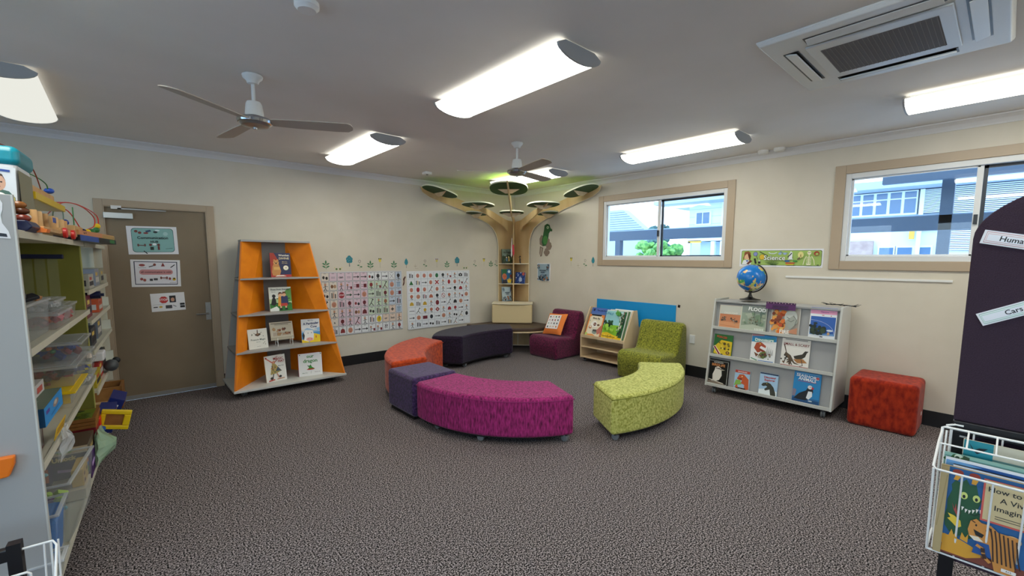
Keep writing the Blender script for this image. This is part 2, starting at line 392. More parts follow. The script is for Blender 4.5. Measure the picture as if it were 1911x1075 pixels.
for y in (.35, .0, -.33):
    f = G().mat('louvre').box(0, .1, y-.03, y+.3, 1.3, 1.86).build('window', t); G().mat('glass_dark').box(-.01, 0, y, y+.27, 1.3, 1.82).build('pane', f)
G().mat('louvre').box(-.06, 0, -.14, -.06, 1.0, 3.2).build('downpipe', t)
t = thing('annexe_building', 'low white annexe with pale posts seen at the lower right of the left window', 'building', (9, .4, 0))
G().mat('render_blue').box(.3, 2.5, -3.2, .5, -.1, 2.1).build('wall', t); G().mat('yellow_panel').box(0, .04, .35, .8, 2.06, 2.14).build('fascia', t)
for y in (.72, -.1, -.4): G().mat('louvre').box(0, .12, y, y+.12, -.1, 2.1).build('post', t)
G().mat('render_white').box(0, 2.6, -3.2, .85, 2.12, 2.3).build('roof', t)
def blob_tree(loc, r, h, m, label, seed, n=40):
    rnd = random.Random(seed); t = thing('tree', label, 'tree', loc, group='trees beyond the walkway')
    G().mat('brown_wood').tube([(0, 0, 0), (.05, 0, h*.6)], [.1, .05]).build('trunk', t)
    g = G().mat(m)
    for i in range(n):
        a = rnd.random()*2*PI; q = rnd.random()**.5*r; z = h*.55+rnd.random()*h*.42
        s = .12+.16*rnd.random(); g.M = Matrix.Rotation(rnd.random()*3, 4, 'X') @ Matrix.Identity(4)
        g.M = Matrix.Translation((q*math.cos(a), q*math.sin(a), z)) @ Matrix.Rotation(rnd.random()*6, 4, (rnd.random(), rnd.random(), 1)) @ Matrix.Diagonal((s, s*.8, s*.7, 1))
        g.lathe([(.01, -1), (.6, -.75), (1, -.1), (.7, .6), (.01, 1)], 7)
    g.M = None; g.build('crown', t)
blob_tree((12.3, 4.15, -.1), .35, 3.1, 'foliage_dark', 'dark thin tree poking up between the two houses', 1)
blob_tree((9.8, 2.75, -.1), .75, 2.25, 'foliage', 'bright green bushy tree below the walkway gutter', 2, 70)
blob_tree((11.3, 3.95, -.1), .2, 2.95, 'foliage_dark', 'small dark treetop just left of the white house', 4, 30)
# ================================================================ ceiling fittings
def light(x, y, label):
    t = thing('ceiling_light', label, 'ceiling light', (x, y, HC), group='fluorescent ceiling lights')
    w_, L = .17, .625
    n = 14; a0 = PI*.0
    prof = [(w_*1.04*math.cos(PI+a0+(PI-2*a0)*i/n), -.034+.062*math.sin(PI+a0+(PI-2*a0)*i/n)) for i in range(n+1)]
    g = G().mat('fan_white').box(-.1, .1, -L+.03, L-.03, -.034, 0); g.build('body', t)
    dim = label.startswith('curved'); g = G().mat('diffuser_dim' if dim else 'diffuser').prism(prof, -L+.012, L-.012, 'y'); g.mat('diffuser_edge')
    for i in (() if dim else (0, 1, n-1, n-2, n)): g.m[2+i] = g.c
    g.build('lens', t, label='curved prismatic diffuser')
    for s in (-1, 1):
        y0, y1 = sorted((s*(L-.012), s*L))
        pr2 = [(p[0]*1.04, p[1]*1.03) for p in prof]+[(.125, -.008), (-.125, -.008)]
        G().mat('grey_laminate').prism(pr2, y0, y1, 'y').build('end_cap', t)
    return t
LIGHTS = [(-3.45, -3.77, 'glowing curved ceiling light, the large one nearest the middle of the room'),
          (-3.45, -1.4, 'glowing curved ceiling light right of the nearer fan'),
          (-1.02, -3.72, 'glowing curved ceiling light running in front of the left window'),
          (-.98, -6.1, 'glowing curved ceiling light beside the air conditioner, cut by the right edge'),
          (-5.95, -1.3, 'curved dim ceiling light cut off at the top left corner'),
          (-1.03, -1.4, 'glowing curved ceiling light behind the farther fan above the tree'),
          (-3.45, -6.1, 'ceiling light overhead outside the picture in the middle row'), (-5.95, -6.0, 'ceiling light overhead outside the picture behind the shelving'),
          (-5.95, -3.7, 'ceiling light overhead outside the picture above the shelving'), (-1.0, -8.0, 'extra unseen ceiling light added at the room end near the right wall')]  # the last lamp is an unseen extra, added for general room light
for x, y, l in LIGHTS: light(x, y, l)
def fan(x, y, angs, label):
    t = thing('ceiling_fan', label, 'ceiling fan', (x, y, HC), group='white ceiling fans')
    G().mat('fan_white').lathe([(.055, 0), (.062, -.006), (.058, -.02), (.04, -.035), (.032, -.055), (.018, -.06)], 28).build('canopy', t, smooth=True)
    G().mat('fan_white').lathe([(.012, -.055), (.012, -.17)], 14).build('downrod', t, smooth=True)
    G().mat('fan_white').lathe([(.02, -.165), (.04, -.17), (.048, -.185), (.055, -.24), (.055, -.262)], 28).build('motor_housing', t, smooth=True)
    G().mat('black_plastic').lathe([(.05, -.26), (.05, -.272)], 24).build('motor_gap', t, smooth=True)
    G().mat('chrome').lathe([(.055, -.27), (.1, -.278), (.105, -.29), (.1, -.305), (.09, -.308)], 32).build('chrome_ring', t, smooth=True)
    G().mat('steel').lathe([(.092, -.306), (.08, -.322), (.04, -.33), (.012, -.331), (.01, -.342), (.003, -.344)], 32).build('bottom_cap', t, smooth=True)
    for a in angs:
        M = Matrix.Rotation(R(a), 4, 'Z') @ Matrix.Translation((0, 0, -.292)) @ Matrix.Rotation(R(-11), 4, 'X')
        g = G().mat('fan_blade'); g.M = M
        pl = [(.10, -.045), (.25, -.055), (.5, -.062), (.585, -.06), (.605, -.045), (.615, -.01), (.61, .03), (.58, .06), (.5, .066), (.25, .058), (.10, .045)]
        g.prism(pl, -.003, .003).build('blade', t, bevel=.001)
fan(-4.73, -2.70, (216, 332, 98), 'white ceiling fan with three grey blades, the nearer one at left')
fan(-2.33, -2.63, (143, 256, 12), 'white ceiling fan with three grey blades, the farther one before the tree')
# cassette air conditioner
t = thing('air_conditioner', 'white square ceiling cassette air conditioner with dark intake grille', 'air conditioner', (-2.28, -5.53, HC))
G().mat('fan_white').prism([(-.475, -.475), (.475, -.475), (.475, .475), (-.475, .475)], -.012, 0).taper(-.475, .475, -.475, .475, -.03, -.01, .97).build('panel', t, bevel=.008, smooth=True)
G().mat('fan_white').box(-.29, .29, -.29, .29, -.042, -.03).build('grille_frame', t, bevel=.008)
mat('grille_dark', '#5f5751', .7); mat('grille_slat', '#7c736c', .7)
g = G().mat('grille_dark').box(-.21, .21, -.235, .235, -.0435, -.042); g.mat('grille_slat')
for i in range(24): y = -.23+i*.02; g.box(-.21, .21, y, y+.003, -.0455, -.0435)
g.build('intake_grille', t)
for i in range(4):
    g = G(); g.M = Matrix.Rotation(PI/2*i, 4, 'Z'); g.mat('black_plastic').box(-.27, .27, .325, .40, -.0325, -.030); s = g.build('air_slot', t)
    g = G(); g.M = Matrix.Rotation(PI/2*i, 4, 'Z') @ Matrix.Translation((0, .365, -.037)) @ Matrix.Rotation(R(14), 4, 'X'); g.mat('fan_white').box(-.262, .262, -.03, .026, -.004, .004); g.build('louvre_flap', t, bevel=.002)
for x, y, l in ((-2.216, -.653, 'small white square ceiling sensor above the picture charts'),):
    t = thing('ceiling_sensor', l, 'sensor', (x, y, HC)); G().mat('white_plastic').box(-.05, .05, -.05, .05, -.035, 0).build('housing', t, bevel=.006); G().mat('steel').lathe([(.02, -.035), (.012, -.042)], 12).build('sensor_eye', t)
for y, l in ((-4.20, 'left of two round white detectors where ceiling meets right wall'), (-4.36, 'right of two round white detectors where ceiling meets right wall')):
    t = thing('smoke_detector', l, 'detector', (-.11, y, HC)); G().mat('white_plastic').lathe([(.055, 0), (.055, -.02), (.04, -.036), (.005, -.038)], 24).build('housing', t, smooth=True)
t = thing('smoke_detector', 'round white detector at the top edge of the picture', 'detector', (-4.72, -3.80, HC)); G().mat('white_plastic').lathe([(.055, 0), (.055, -.02), (.04, -.036), (.005, -.038)], 24).build('housing', t, smooth=True)
# ================================================================ seating
def castor(parent, x, y, r=.031, a=0., name='castor'):
    g = G(); g.M = Matrix.Translation((x, y, 0)) @ Matrix.Rotation(a, 4, 'Z')
    g.mat('black_plastic').box(-.018, .018, -.03, .012, r*1.15, r*2.1)
    c = g.build(name, parent, bevel=.003)
    g = G(); g.M = Matrix.Translation((x, y, 0)) @ Matrix.Rotation(a, 4, 'Z')
    g.mat('grey_castor').lathe([(r*.5, -.02), (r*.9, -.019), (r, -.014), (r, -.004), (r*.7, -.002), (r*.7, .002), (r, .004), (r, .014), (r*.9, .019), (r*.5, .02)], 18, (0, -.008, r), 'x')
    g.build('wheel', c, smooth=True)
def arc3(a, b, c, n=18):
    """points on the circle through a, b, c"""
    (ax, ay), (bx, by), (cx, cy) = a, b, c
    d = 2*(ax*(by-cy)+bx*(cy-ay)+cx*(ay-by))
    ux = ((ax*ax+ay*ay)*(by-cy)+(bx*bx+by*by)*(cy-ay)+(cx*cx+cy*cy)*(ay-by))/d
    uy = ((ax*ax+ay*ay)*(cx-bx)+(bx*bx+by*by)*(ax-cx)+(cx*cx+cy*cy)*(bx-ax))/d
    r = math.hypot(ax-ux, ay-uy); t0, t1, t2 = [math.atan2(p[1]-uy, p[0]-ux) for p in (a, b, c)]
    def nrm(t, ref):
        while t < ref: t += 2*PI
        return t
    if nrm(t1, t0) < nrm(t2, t0): e = nrm(t2, t0)
    else: e = t0-(nrm(t0, t2)-t2) if False else t0-((t0-t2) % (2*PI))
    return [(ux+r*math.cos(t0+(e-t0)*i/n), uy+r*math.sin(t0+(e-t0)*i/n)) for i in range(n+1)]
def curved_bench(name, label, outer, inner, z0, z1, m, wheels, seamcol, bev=.03):
    po = arc3(*outer); pi = arc3(*inner)[::-1]; poly = po+pi
    cx = sum(p[0] for p in poly)/len(poly); cy = sum(p[1] for p in poly)/len(poly)
    poly = [(p[0]-cx, p[1]-cy) for p in poly]
    ar = sum(poly[i-1][0]*poly[i][1]-poly[i][0]*poly[i-1][1] for i in range(len(poly)))
    if ar < 0: poly = poly[::-1]
    t = thing(name, label, 'curved bench seat', (cx, cy, 0))
    G().mat(m).prism(poly, z0, z1).build('upholstered_seat', t, bevel=bev, seg=4, smooth=True, ang=40)
    ins = [(x*.95, y*.95) for x, y in poly]
    G().mat('black_plastic').prism([(x*.93, y*.93) for x, y in poly], z0-.012, z0).build('base_board', t)
    def off(z, e):
        return [(x*(1+e), y*(1+e), z) for x, y in poly]
    g = G().mat(seamcol)
    n = len(poly); pts = []
    for i in range(n):      # top seam, slightly proud of the rounded edge
        x, y = poly[i]; pts.append((x, y, z1-bev*1.05))
    g.tube(pts, .0032, 6, closed=True); g.build('seam', t, smooth=True)
    for (x, y, a) in wheels: castor(t, x-cx, y-cy, a=a)
    return t
mat('seam_magenta', '#8c2260', .8); mat('seam_lime', '#74781f', .8); mat('seam_orange', '#b03808', .8); mat('seam_plum', '#241028', .9)
curved_bench('curved_bench', 'bright magenta curved bench on castors in the middle of the carpet',
    [(-3.515, -2.58), (-3.33, -3.325), (-2.735, -3.80)], [(-3.05, -2.54), (-2.93, -2.945), (-2.55, -3.34)], .06, .395, 'magenta_fabric',
    [(-3.30, -3.26, .5), (-2.78, -3.73, .2), (-3.43, -2.80, .3), (-2.65, -3.45, .8)], 'seam_magenta')
curved_bench('curved_bench', 'lime green curved bench on castors, nearest on the right',
    [(-2.525, -4.02), (-1.72, -4.135), (-.97, -3.80)], [(-2.27, -3.625), (-1.75, -3.69), (-1.28, -3.46)], .06, .395, 'lime_fabric',
    [(-2.44, -3.99, .4), (-1.1, -3.82, .2), (-2.22, -3.72, .3), (-1.35, -3.55, .8)], 'seam_lime')
curved_bench('curved_bench', 'very dark plum curved bench on castors before the tree seat',
    [(-2.34, -.92), (-1.60, -.45), (-.78, -.77)], [(-2.05, -1.22), (-1.56, -1.09), (-1.06, -1.155)], .065, .455, 'plum_fabric',
    [(-1.95, -1.12, .4), (-1.13, -1.06, .2), (-2.15, -.95, .3), (-.95, -.82, .8)], 'seam_plum')
curved_bench('curved_bench', 'bright orange curved bench between plum bench and violet cube',
    [(-3.43, -1.93), (-3.13, -1.22), (-2.43, -.76)], [(-3.01, -1.93), (-2.78, -1.53), (-2.35, -1.22)], .06, .44, 'orange_fabric',
    [(-3.33, -1.72, .4), (-2.5, -.85, .2), (-3.1, -1.8, .3), (-2.45, -1.12, .8)], 'seam_orange')
t = thing('ottoman', 'dark violet cube ottoman between the orange and magenta benches', 'ottoman', (-3.265, -2.235, 0))
G().mat('violet_fabric').box(-.245, .245, -.285, .245, .03, .405).build('upholstered_seat', t, bevel=.035, seg=4, smooth=True)
G().mat('black_plastic').box(-.22, .22, -.25, .22, .0, .03).build('base_board', t)
G().mat('paper').box(-.02, .02, -.288, -.2855, .2, .22).build('care_tag', t)
t = thing('ottoman', 'rust orange cube ottoman against the wall under the right window', 'ottoman', (-.27, -5.425, 0))
G().mat('rust_fabric').box(-.225, .225, -.24, .24, .0, .45).build('upholstered_seat', t, bevel=.04, seg=4, smooth=True)
G().mat('paper').box(.04, .08, -.2425, -.2405, .14, .17).build('care_tag', t)
def soft_chair(label, loc, rotz, w_, m, sh, bh):
    # local +x is the front of the chair
    t = thing('foam_chair', label, 'chair', loc, rotz)
    pr = [(-.36, 0), (.33, 0), (.355, .03), (.375, sh-.13), (.37, sh-.06), (.34, sh-.015), (.29, sh), (-.03, sh-.03), (-.075, sh-.01), (-.10, sh+.04), (-.17, bh-.07), (-.195, bh-.02), (-.225, bh), (-.29, bh), (-.325, bh-.02), (-.345, bh-.07), (-.37, .2)]
    pr = [(x*.97, z) for x, z in pr]
    G().mat(m).prism(pr, -w_/2, w_/2, 'y').build('foam_body', t, bevel=.045, seg=4, smooth=True, ang=60)
    return t
soft_chair('maroon foam chair holding an orange cushion, left of the picture book rack', (-.375, -1.435, 0), PI+R(1), .57, 'maroon_fabric', .335, .695)
soft_chair('olive green foam chair against the blue panel', (-.40, -3.115, 0), PI+R(1), .60, 'green_fabric', .36, .70)
# cushion with picture cells
t = thing('cushion', 'orange cushion printed with a white picture grid on the maroon chair', 'cushion', (-.47, -1.40, .33), rot=(R(-33), R(-3), R(-86)))
g = G().mat('orange_fabric')
n = 10; vs = []; fs = []
for sgn in (-1, 1):
    for i in range(n+1):
        for j in range(n+1):
            u, v = i/n*2-1, j/n*2-1; k = (1-u**4)*(1-v**4)
            vs.append((u*.185*(1-.05*(1-abs(v))**1), sgn*.055*k**.6, .185+v*.185*(1-.05*(1-abs(u)))))
b = (n+1)**2
for s in (0, 1):
    for i in range(n):
        for j in range(n):
            f = [s*b+i*(n+1)+j, s*b+(i+1)*(n+1)+j, s*b+(i+1)*(n+1)+j+1, s*b+i*(n+1)+j+1]; fs.append(f if s == 0 else f[::-1])
mat('cushion_orange', '#ee8438', .8); g.mat('cushion_orange').add(vs, fs)
cb = g.build('cushion_cover', t, smooth=True)
sh = [('r', .0, .0, 1, 1, '#f2efec')]
rnd = random.Random(5)
cols = ['#1d2a4a', '#7a1e2c', '#2f6a3a', '#d0761c', '#222222', '#b03030']
for i in range(4):
    for j in range(4):
        x, y = .14+.24*i, .14+.24*j; c = rnd.choice(cols); k = rnd.random()
        if k < .5: sh += [('e', x, y, .05, .06, c), ('l', [(x, y-.05), (x+.05, y-.08)], .02, c)]
        else: sh += [('l', [(x-.05, y-.05), (x, y+.05), (x+.05, y-.04)], .025, c), ('e', x, y+.04, .02, .02, c)]
g = G(); art(g, sh, .24, .24, -.056, -.12, .075); g.build('printed_grid', t)
# ================================================================ orange display tower
T0 = (-4.06, -.40, 0)
t = thing('book_display_tower', 'tall tapering orange and grey book display tower on castors beside the door', 'book display', T0)
def yf(z): return -.36+(z-.1)*.275       # front plane in local y
def hw(z): return .59-(z-.1)*.1437
G().mat('grey_edge').box(-.595, .595, -.365, .335, .075, .10).build('base_board', t, bevel=.003)
G().mat('grey_laminate').box(-.365, .365, -.12+.18*0-.0+.05-.0, .24, 1.70, 1.722).build('top_board', t, bevel=.002) if False else None
g = G().mat('grey_laminate').prism([(-.37, .095), (.37, .095), (.37, .26), (.30, .30), (-.30, .30), (-.37, .26)], 1.695, 1.717)
g.build('top_board', t, bevel=.002)
G().mat('grey_dark_laminate').box(-.13, .13, .27, .30, .10, 1.695).build('spine_panel', t)
def quadpanel(a0, a1, b0, b1, th, m1, m2, name):
    """panel between front edge (a0 bottom, a1 top) and spine edge (b0 bottom, b1 top); inner face m1, outer m2"""
    a0, a1, b0, b1 = map(Vector, (a0, a1, b0, b1)); nr = (b0-a0).cross(a1-a0).normalized()*th
    g = G().mat(m1).add([a0, b0, b1, a1], [(0, 1, 2, 3)])
    g.mat(m2).add([a0+nr, b0+nr, b1+nr, a1+nr], [(0, 1, 2, 3)])
    g.mat('orange_edge').add([a0, a1, a1+nr, a0+nr], [(0, 1, 2, 3)]).add([a1, b1, b1+nr, a1+nr], [(0, 1, 2, 3)])
    return g.build(name, t)
zt = 1.695
for s in (-1, 1):
    quadpanel((s*.575, yf(.1)+.01, .1), (s*.36, yf(zt)+.02, zt), (s*.13, .27, .1), (s*.13, .27, zt), .018*s, 'orange_board', 'grey_laminate', 'wing_panel')
    quadpanel((s*.575, .325, .1), (s*.36, .31, zt), (s*.14, .30, .1), (s*.14, .30, zt), -.012*s, 'grey_laminate', 'grey_laminate', 'rear_wing_panel')
for z in (.485, .88, 1.28):
    h, y = hw(z), yf(z)
    G().mat('grey_laminate').prism([(-h, y), (h, y), (.15, .268), (-.15, .268)], z-.018, z).build('shelf', t, bevel=.002)
    G().mat('grey_laminate').prism([(-h, y+.08), (-h, .30), (-.165, .285)], z-.018, z).build('side_shelf', t)
for x, y in ((-.48, -.2), (.5, -.16), (-.48, .25), (.5, .25)): castor(t, x, y, .033, .3)
# ================================================================ grey book display
t = thing('book_display_shelf', 'low grey sloping book display shelf on castors holding the globe', 'book display', (-.05, -4.48, 0), PI*-.5)
# local: x along the wall (right = -y world), -y towards the room
D0, D1 = -.50, -.35     # front bottom, front top (local y)
def gf(z): return D0+(z-.09)/(1.06-.09)*(D1-D0)
for s in (-1, 1):
    x0, x1 = (.582, .60) if s > 0 else (-.60, -.582)
    G().mat('grey_edge').prism([(D0, .085), (0, .085), (0, 1.065), (D1, 1.065)], x0, x1, 'x').build('side_panel', t, bevel=.002)
G().mat('grey_laminate').box(-.582, .582, D1+.005, 0, 1.03, 1.045).build('top_board', t)
G().mat('grey_edge').box(-.582, .582, -.018, 0, .1, 1.03).build('back_panel', t)
G().mat('grey_laminate').box(-.582, .582, D0+.03, -.02, .088, .104).build('base_board', t)
tiers = ((.10, .425), (.43, .735), (.74, 1.03))
for z0, z1 in tiers:
    y0 = gf(z0)+.055; y1 = gf(z1)+.05
    G().mat('grey_laminate').prism([(y0, z0), (y0+.012, z0), (y1+.012, z1), (y1, z1)], -.582, .582, 'x').build('display_board', t)
    G().mat('grey_edge').box(-.582, .582, gf(z0)+.0, y0, z0-.012, z0).box(-.582, .582, gf(z0)-.002, gf(z0)+.012, z0-.012, z0+.02).build('ledge', t, bevel=.002)
for x, y in ((-.52, -.42), (.52, -.42), (-.52, -.08), (.52, -.08)): castor(t, x, y, .036, .2)
# ================================================================ birch picture book rack
t = thing('picture_book_rack', 'small birch plywood picture book rack between the two foam chairs', 'book rack', (-.02, -2.325, 0), PI*-.5)
sp_ = [(-.405, .055), (-.01, .055), (-.005, .33), (-.10, .80), (-.19, .80), (-.405, .395)]
for x0, x1 in ((-.38, -.362), (.362, .38)): G().mat('birch').prism(sp_, x0, x1, 'x').build('side_panel', t, bevel=.003)
G().mat('birch').box(-.362, .362, -.40, -.02, .06, .078).build('bottom_shelf', t, bevel=.002)
G().mat('birch').box(-.362, .362, -.40, -.03, .215, .232).build('middle_shelf', t, bevel=.002)
G().mat('birch').box(-.362, .362, -.40, -.10, .365, .38).box(-.362, .362, -.405, -.393, .36, .405).build('display_ledge', t, bevel=.002)
G().mat('birch').prism([(-.30, .38), (-.29, .38), (-.115, .78), (-.125, .78)], -.362, .362, 'x').build('display_back', t)
G().mat('birch').box(-.362, .362, -.03, -.02, .08, .36).build('back_panel', t)
for x, y in ((-.33, -.34), (.33, -.34), (-.33, -.06), (.33, -.06)): castor(t, x, y, .022, .2)
# blue panel and small marks on the wall
t = G().mat('#1096d8').box(-.012, 0, -.645, .645, -.175, .175).build('pin_board', loc=(0, -2.565, .73), label='plain bright blue rectangular panel on the wall behind the rack', cat='panel')
G().mat('black_plastic').box(-.006, 0, -.015, .015, -.02, .015).build('wall_sticker_square', loc=(0, -3.25, .90), rot=(R(12), 0, 0), label='tiny black square stuck right of the blue panel', cat='sticker')
t = thing('power_outlet', 'white power outlet low on the wall behind the green chair', 'power outlet', (0, -3.45, .487)); G().mat('white_plastic').box(-.012, 0, -.035, .035, -.055, .055).build('plate', t, bevel=.003); G().mat('white_plastic').box(-.022, -.012, -.01, .01, .01, .03).build('switch', t)
# ================================================================ plywood tree
t = thing('plywood_tree', 'plywood tree shelf in the room corner with round green leaves and a seat', 'tree shelf', (0, 0, 0))
out = [(-.41, .74), (-.41, 1.72), (-.425, 1.85), (-.47, 1.96), (-.54, 2.05), (-.65, 2.12), (-.78, 2.17), (-1.2, 2.31), (-1.8, 2.46), (-1.93, 2.53), (-1.96, 2.60), (-1.75, 2.595), (-1.34, 2.50), (-1.0, 2.415), (-.66, 2.325), (-.40, 2.24), (-.2, 2.2), (-.02, 2.18), (-.02, .74)]
G().mat('plywood').prism(out, -.03, -.012, 'y').build('wall_branch_panel', t)
G().mat('plywood').prism(out[::-1], -.03, -.012, 'x').build('wall_branch_panel', t)
def edge(pts, fix, ax):
    pts = pts[:13]; q = [((p[0]-.002, fix, p[1]) if ax == 'y' else (fix, p[0]-.002, p[1])) for p in pts]
    G().mat('ply_edge').tube(q, .007, 4).build('panel_edge', t)
edge(out, -.022, 'y'); edge(out, -.022, 'x')
# the dividing fin on the diagonal and three free branches
def fin(ang, prof, name='branch_fin', th=.009):
    g = G(); g.M = Matrix.Rotation(R(ang), 4, 'Z'); g.mat('plywood').prism(prof, -th, th, 'y'); return g.build(name, t)
fin(225, [(.03, .74), (.36, .74), (.36, 2.0), (.36, 2.1), (.62, 2.17), (1.0, 2.2), (1.5, 2.38), (1.98, 2.585), (1.8, 2.57), (1.3, 2.47), (.9, 2.32), (.3, 2.25), (.03, 2.2)], 'centre_fin')
for a in (202, 248): fin(a, [(.3, 2.0), (.45, 2.08), (.8, 2.16), (1.3, 2.29), (1.5, 2.36), (.9, 2.30), (.3, 2.18)])
for z in (1.07, 1.43):
    for (fx) in (0, 1):
        p = [(-.03, -.03), (-.41, -.03), (-.40, -.06), (-.34, -.13), (-.29, -.21), (-.265, -.255)]
        p = p if fx == 0 else [(b, a) for a, b in p][::-1]
        G().mat('ply_edge').prism(p, z-.014, z).build('trunk_shelf', t, bevel=.001)
g = G(); g.M = Matrix.Translation((-.5, -.5, 0)) @ Matrix.Rotation(R(-45), 4, 'Z')
g.mat('ply_edge').prism([(-.35, -.04), (-.18, -.075), (0, -.085), (.18, -.075), (.35, -.04), (.35, .33), (-.35, .33)], .738, .752); g.build('backrest_top_board', t, bevel=.002)
def brace(x, y, z, a):
    g = G(); g.M = Matrix.Translation((x, y, z)) @ Matrix.Rotation(a, 4, 'Z'); g.mat('birch').prism([(-.16, 0), (.16, 0), (.05, -.06), (-.05, -.06)], -.008, .008, 'y'); return g.build('leaf_brace', t)
def leaf(x, y, z, la, wb, a, tilt, fx):
    """rounded leaf disc: long axis la along direction a, rising by tilt; lime above, dark green below, pale edge"""
    M = Matrix.Translation((x, y, z)) @ Matrix.Rotation(a, 4, 'Z') @ Matrix.Rotation(-tilt, 4, 'Y')
    p = [(la/2*(abs(math.cos(q))**.8)*(1 if math.cos(q) > 0 else -1), wb/2*(abs(math.sin(q))**.8)*(1 if math.sin(q) > 0 else -1)) for q in [2*PI*i/32 for i in range(32)]]
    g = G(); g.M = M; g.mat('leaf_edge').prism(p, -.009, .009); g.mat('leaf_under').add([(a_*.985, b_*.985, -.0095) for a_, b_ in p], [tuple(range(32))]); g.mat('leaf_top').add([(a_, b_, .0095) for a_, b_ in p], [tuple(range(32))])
    g.build('leaf', t, label='flat leaf, lime above and dark green below')
    brace(x, y, z-.012, a+PI/2 if fx else a)
D = PI*1.25
leaf(-1.75, -.24, 2.53, .57, .38, PI, R(13), 1); leaf(-.24, -1.75, 2.53, .57, .38, -PI/2, R(13), 1)
leaf(-1.22, -.50, 2.352, .46, .50, R(202), R(4), 1); leaf(-.50, -1.22, 2.352, .46, .50, R(248), R(4), 1)
leaf(-1.03, -.20, 2.255, .34, .30, PI, R(6), 1); leaf(-.20, -1.03, 2.255, .34, .30, -PI/2, R(6), 1)
leaf(-1.17, -1.17, 2.53, .50, .56, D, R(13), 1); leaf(-.66, -.66, 2.262, .33, .40, D, R(4), 1)
# seat of the tree
G().mat('birch').prism([(-.04, -.04), (-1.17, -.04), (-1.17, -.38), (-1.10, -.62), (-.95, -.82), (-.82, -.95), (-.62, -1.10), (-.38, -1.17), (-.04, -1.17)], .325, .345).build('seat_board', t, bevel=.002)
G().mat('brown_vinyl').prism([(-.10, -.10), (-1.15, -.06), (-1.15, -.38), (-1.08, -.62), (-.94, -.80), (-.80, -.94), (-.62, -1.08), (-.38, -1.15), (-.06, -1.15)], .345, .405).build('seat_cushion', t, bevel=.02, seg=3, smooth=True)
g = G(); g.M = Matrix.Translation((-.5, -.5, 0)) @ Matrix.Rotation(R(-45), 4, 'Z')
g.mat('tan_fabric').box(-.345, .345, -.05, .06, .41, .735); g.build('back_cushion', t, bevel=.025, seg=3, smooth=True)
g = G(); g.M = Matrix.Translation((-.52, -.52, 0)) @ Matrix.Rotation(R(-45), 4, 'Z')
g.mat('plywood').box(-.30, .30, -.009, .009, .03, .325).mat('ply_edge').box(-.30, .30, -.02, -.009, .03, .045).box(-.115, -.10, -.016, -.009, .03, .325).box(.095, .11, -.016, -.009, .03, .325); g.build('support_panel', t)
for s in (0, 1):
    g = G().mat('plywood'); (g.box(-1.10, -.86, -.3, -.282, .0, .325) if s == 0 else g.box(-.3, -.282, -1.10, -.86, .0, .325)); g.build('seat_leg_panel', t)
G().mat('skirting_vinyl').prism([(-.04, -.04), (-.7, -.04), (-.42, -.38), (-.38, -.42), (-.04, -.7)], 0, .03).build('plinth', t)
# little things on the tree
t = thing('ribbon', 'small red and white ribbon hanging from the tree branches', 'ribbon', (-.30, -.30, 1.75))
G().mat('#c92a3a').prism([(-.02, .0), (.012, .01), (.022, -.15), (.0, -.2), (-.012, -.13)], -.006, .0, 'y').mat('#e9e4dc').prism([(-.028, .12), (-.02, .12), (-.02, -.17), (-.038, -.22), (-.04, -.1)], -.012, -.007, 'y').build('tail', t, rot=(0, 0, R(-45)))
t = thing('figurine', 'small dark standing figurine on the upper right tree shelf', 'figurine', (-.13, -.29, 1.43))
G().mat('#3a3430').tube([(0, 0, 0), (0, .0, .05), (0, 0, .10)], [.006, .012, .008], 8).tube([(0, -.02, .0), (0, -.008, .05)], .005).tube([(0, .035, .115), (0, .0, .09), (0, -.02, .06)], .004).ball((0, 0, .12), .014).build('body', t)
# ================================================================ books
def book(label, loc, rotz, lean, W_, H_, th, back, shapes, group=None, openang=0., spine=None, roll=0., name='book'):
    """stands at loc (bottom centre of the front cover), front faces local -y, leans back by lean"""
    t = thing(name, label, 'book', loc, rot=(-lean, roll, rotz), group=group)
    g = G().mat(back if not back.startswith('#') else C(back, .35))
    g.box(-W_/2, W_/2, -.002, 0, 0, H_)
    g.mat(C(spine or back, .35)).box(-W_/2-.002, -W_/2, -.002, (th if not openang else .004), 0, H_)
    art(g, shapes, W_, H_, -.002, -W_/2, 0)
    g.build('cover', t)
    G().mat('page_white').box(-W_/2, W_/2-.003, 0, max(.003, th-.002 if not openang else th*.5), .002, H_-.002).build('pages', t)
    g = G(); g.M = Matrix.Translation((-W_/2, th*.5, 0)) @ Matrix.Rotation(openang, 4, 'Z') @ Matrix.Translation((W_/2, -th*.5, 0))
    g.mat(C(spine or back, .35)).box(-W_/2, W_/2, th-.002, th, 0, H_)
    if openang: g.mat('page_white').box(-W_/2, W_/2-.004, th*.55, th-.002, .003, H_-.003)
    g.build('back_cover', t)
    return t
def scatter(seed, n, x0, y0, x1, y1, cols, r0=.02, r1=.06, asp=1.):
    rd = random.Random(seed); o = []
    for i in range(n):
        x, y, r = rd.uniform(x0, x1), rd.uniform(y0, y1), rd.uniform(r0, r1); c = rd.choice(cols)
        if rd.random() < .5: o.append(('e', x, y, r, r*asp*rd.uniform(.6, 1.1), c))
        else:
            a = rd.random()*PI; o.append(('p', [(x+r*math.cos(a+q)*rd.uniform(.6, 1.2), y+r*asp*math.sin(a+q)*rd.uniform(.6, 1.2)) for q in (0, 1.2, 2.3, 3.4, 4.9)], c))
    return o
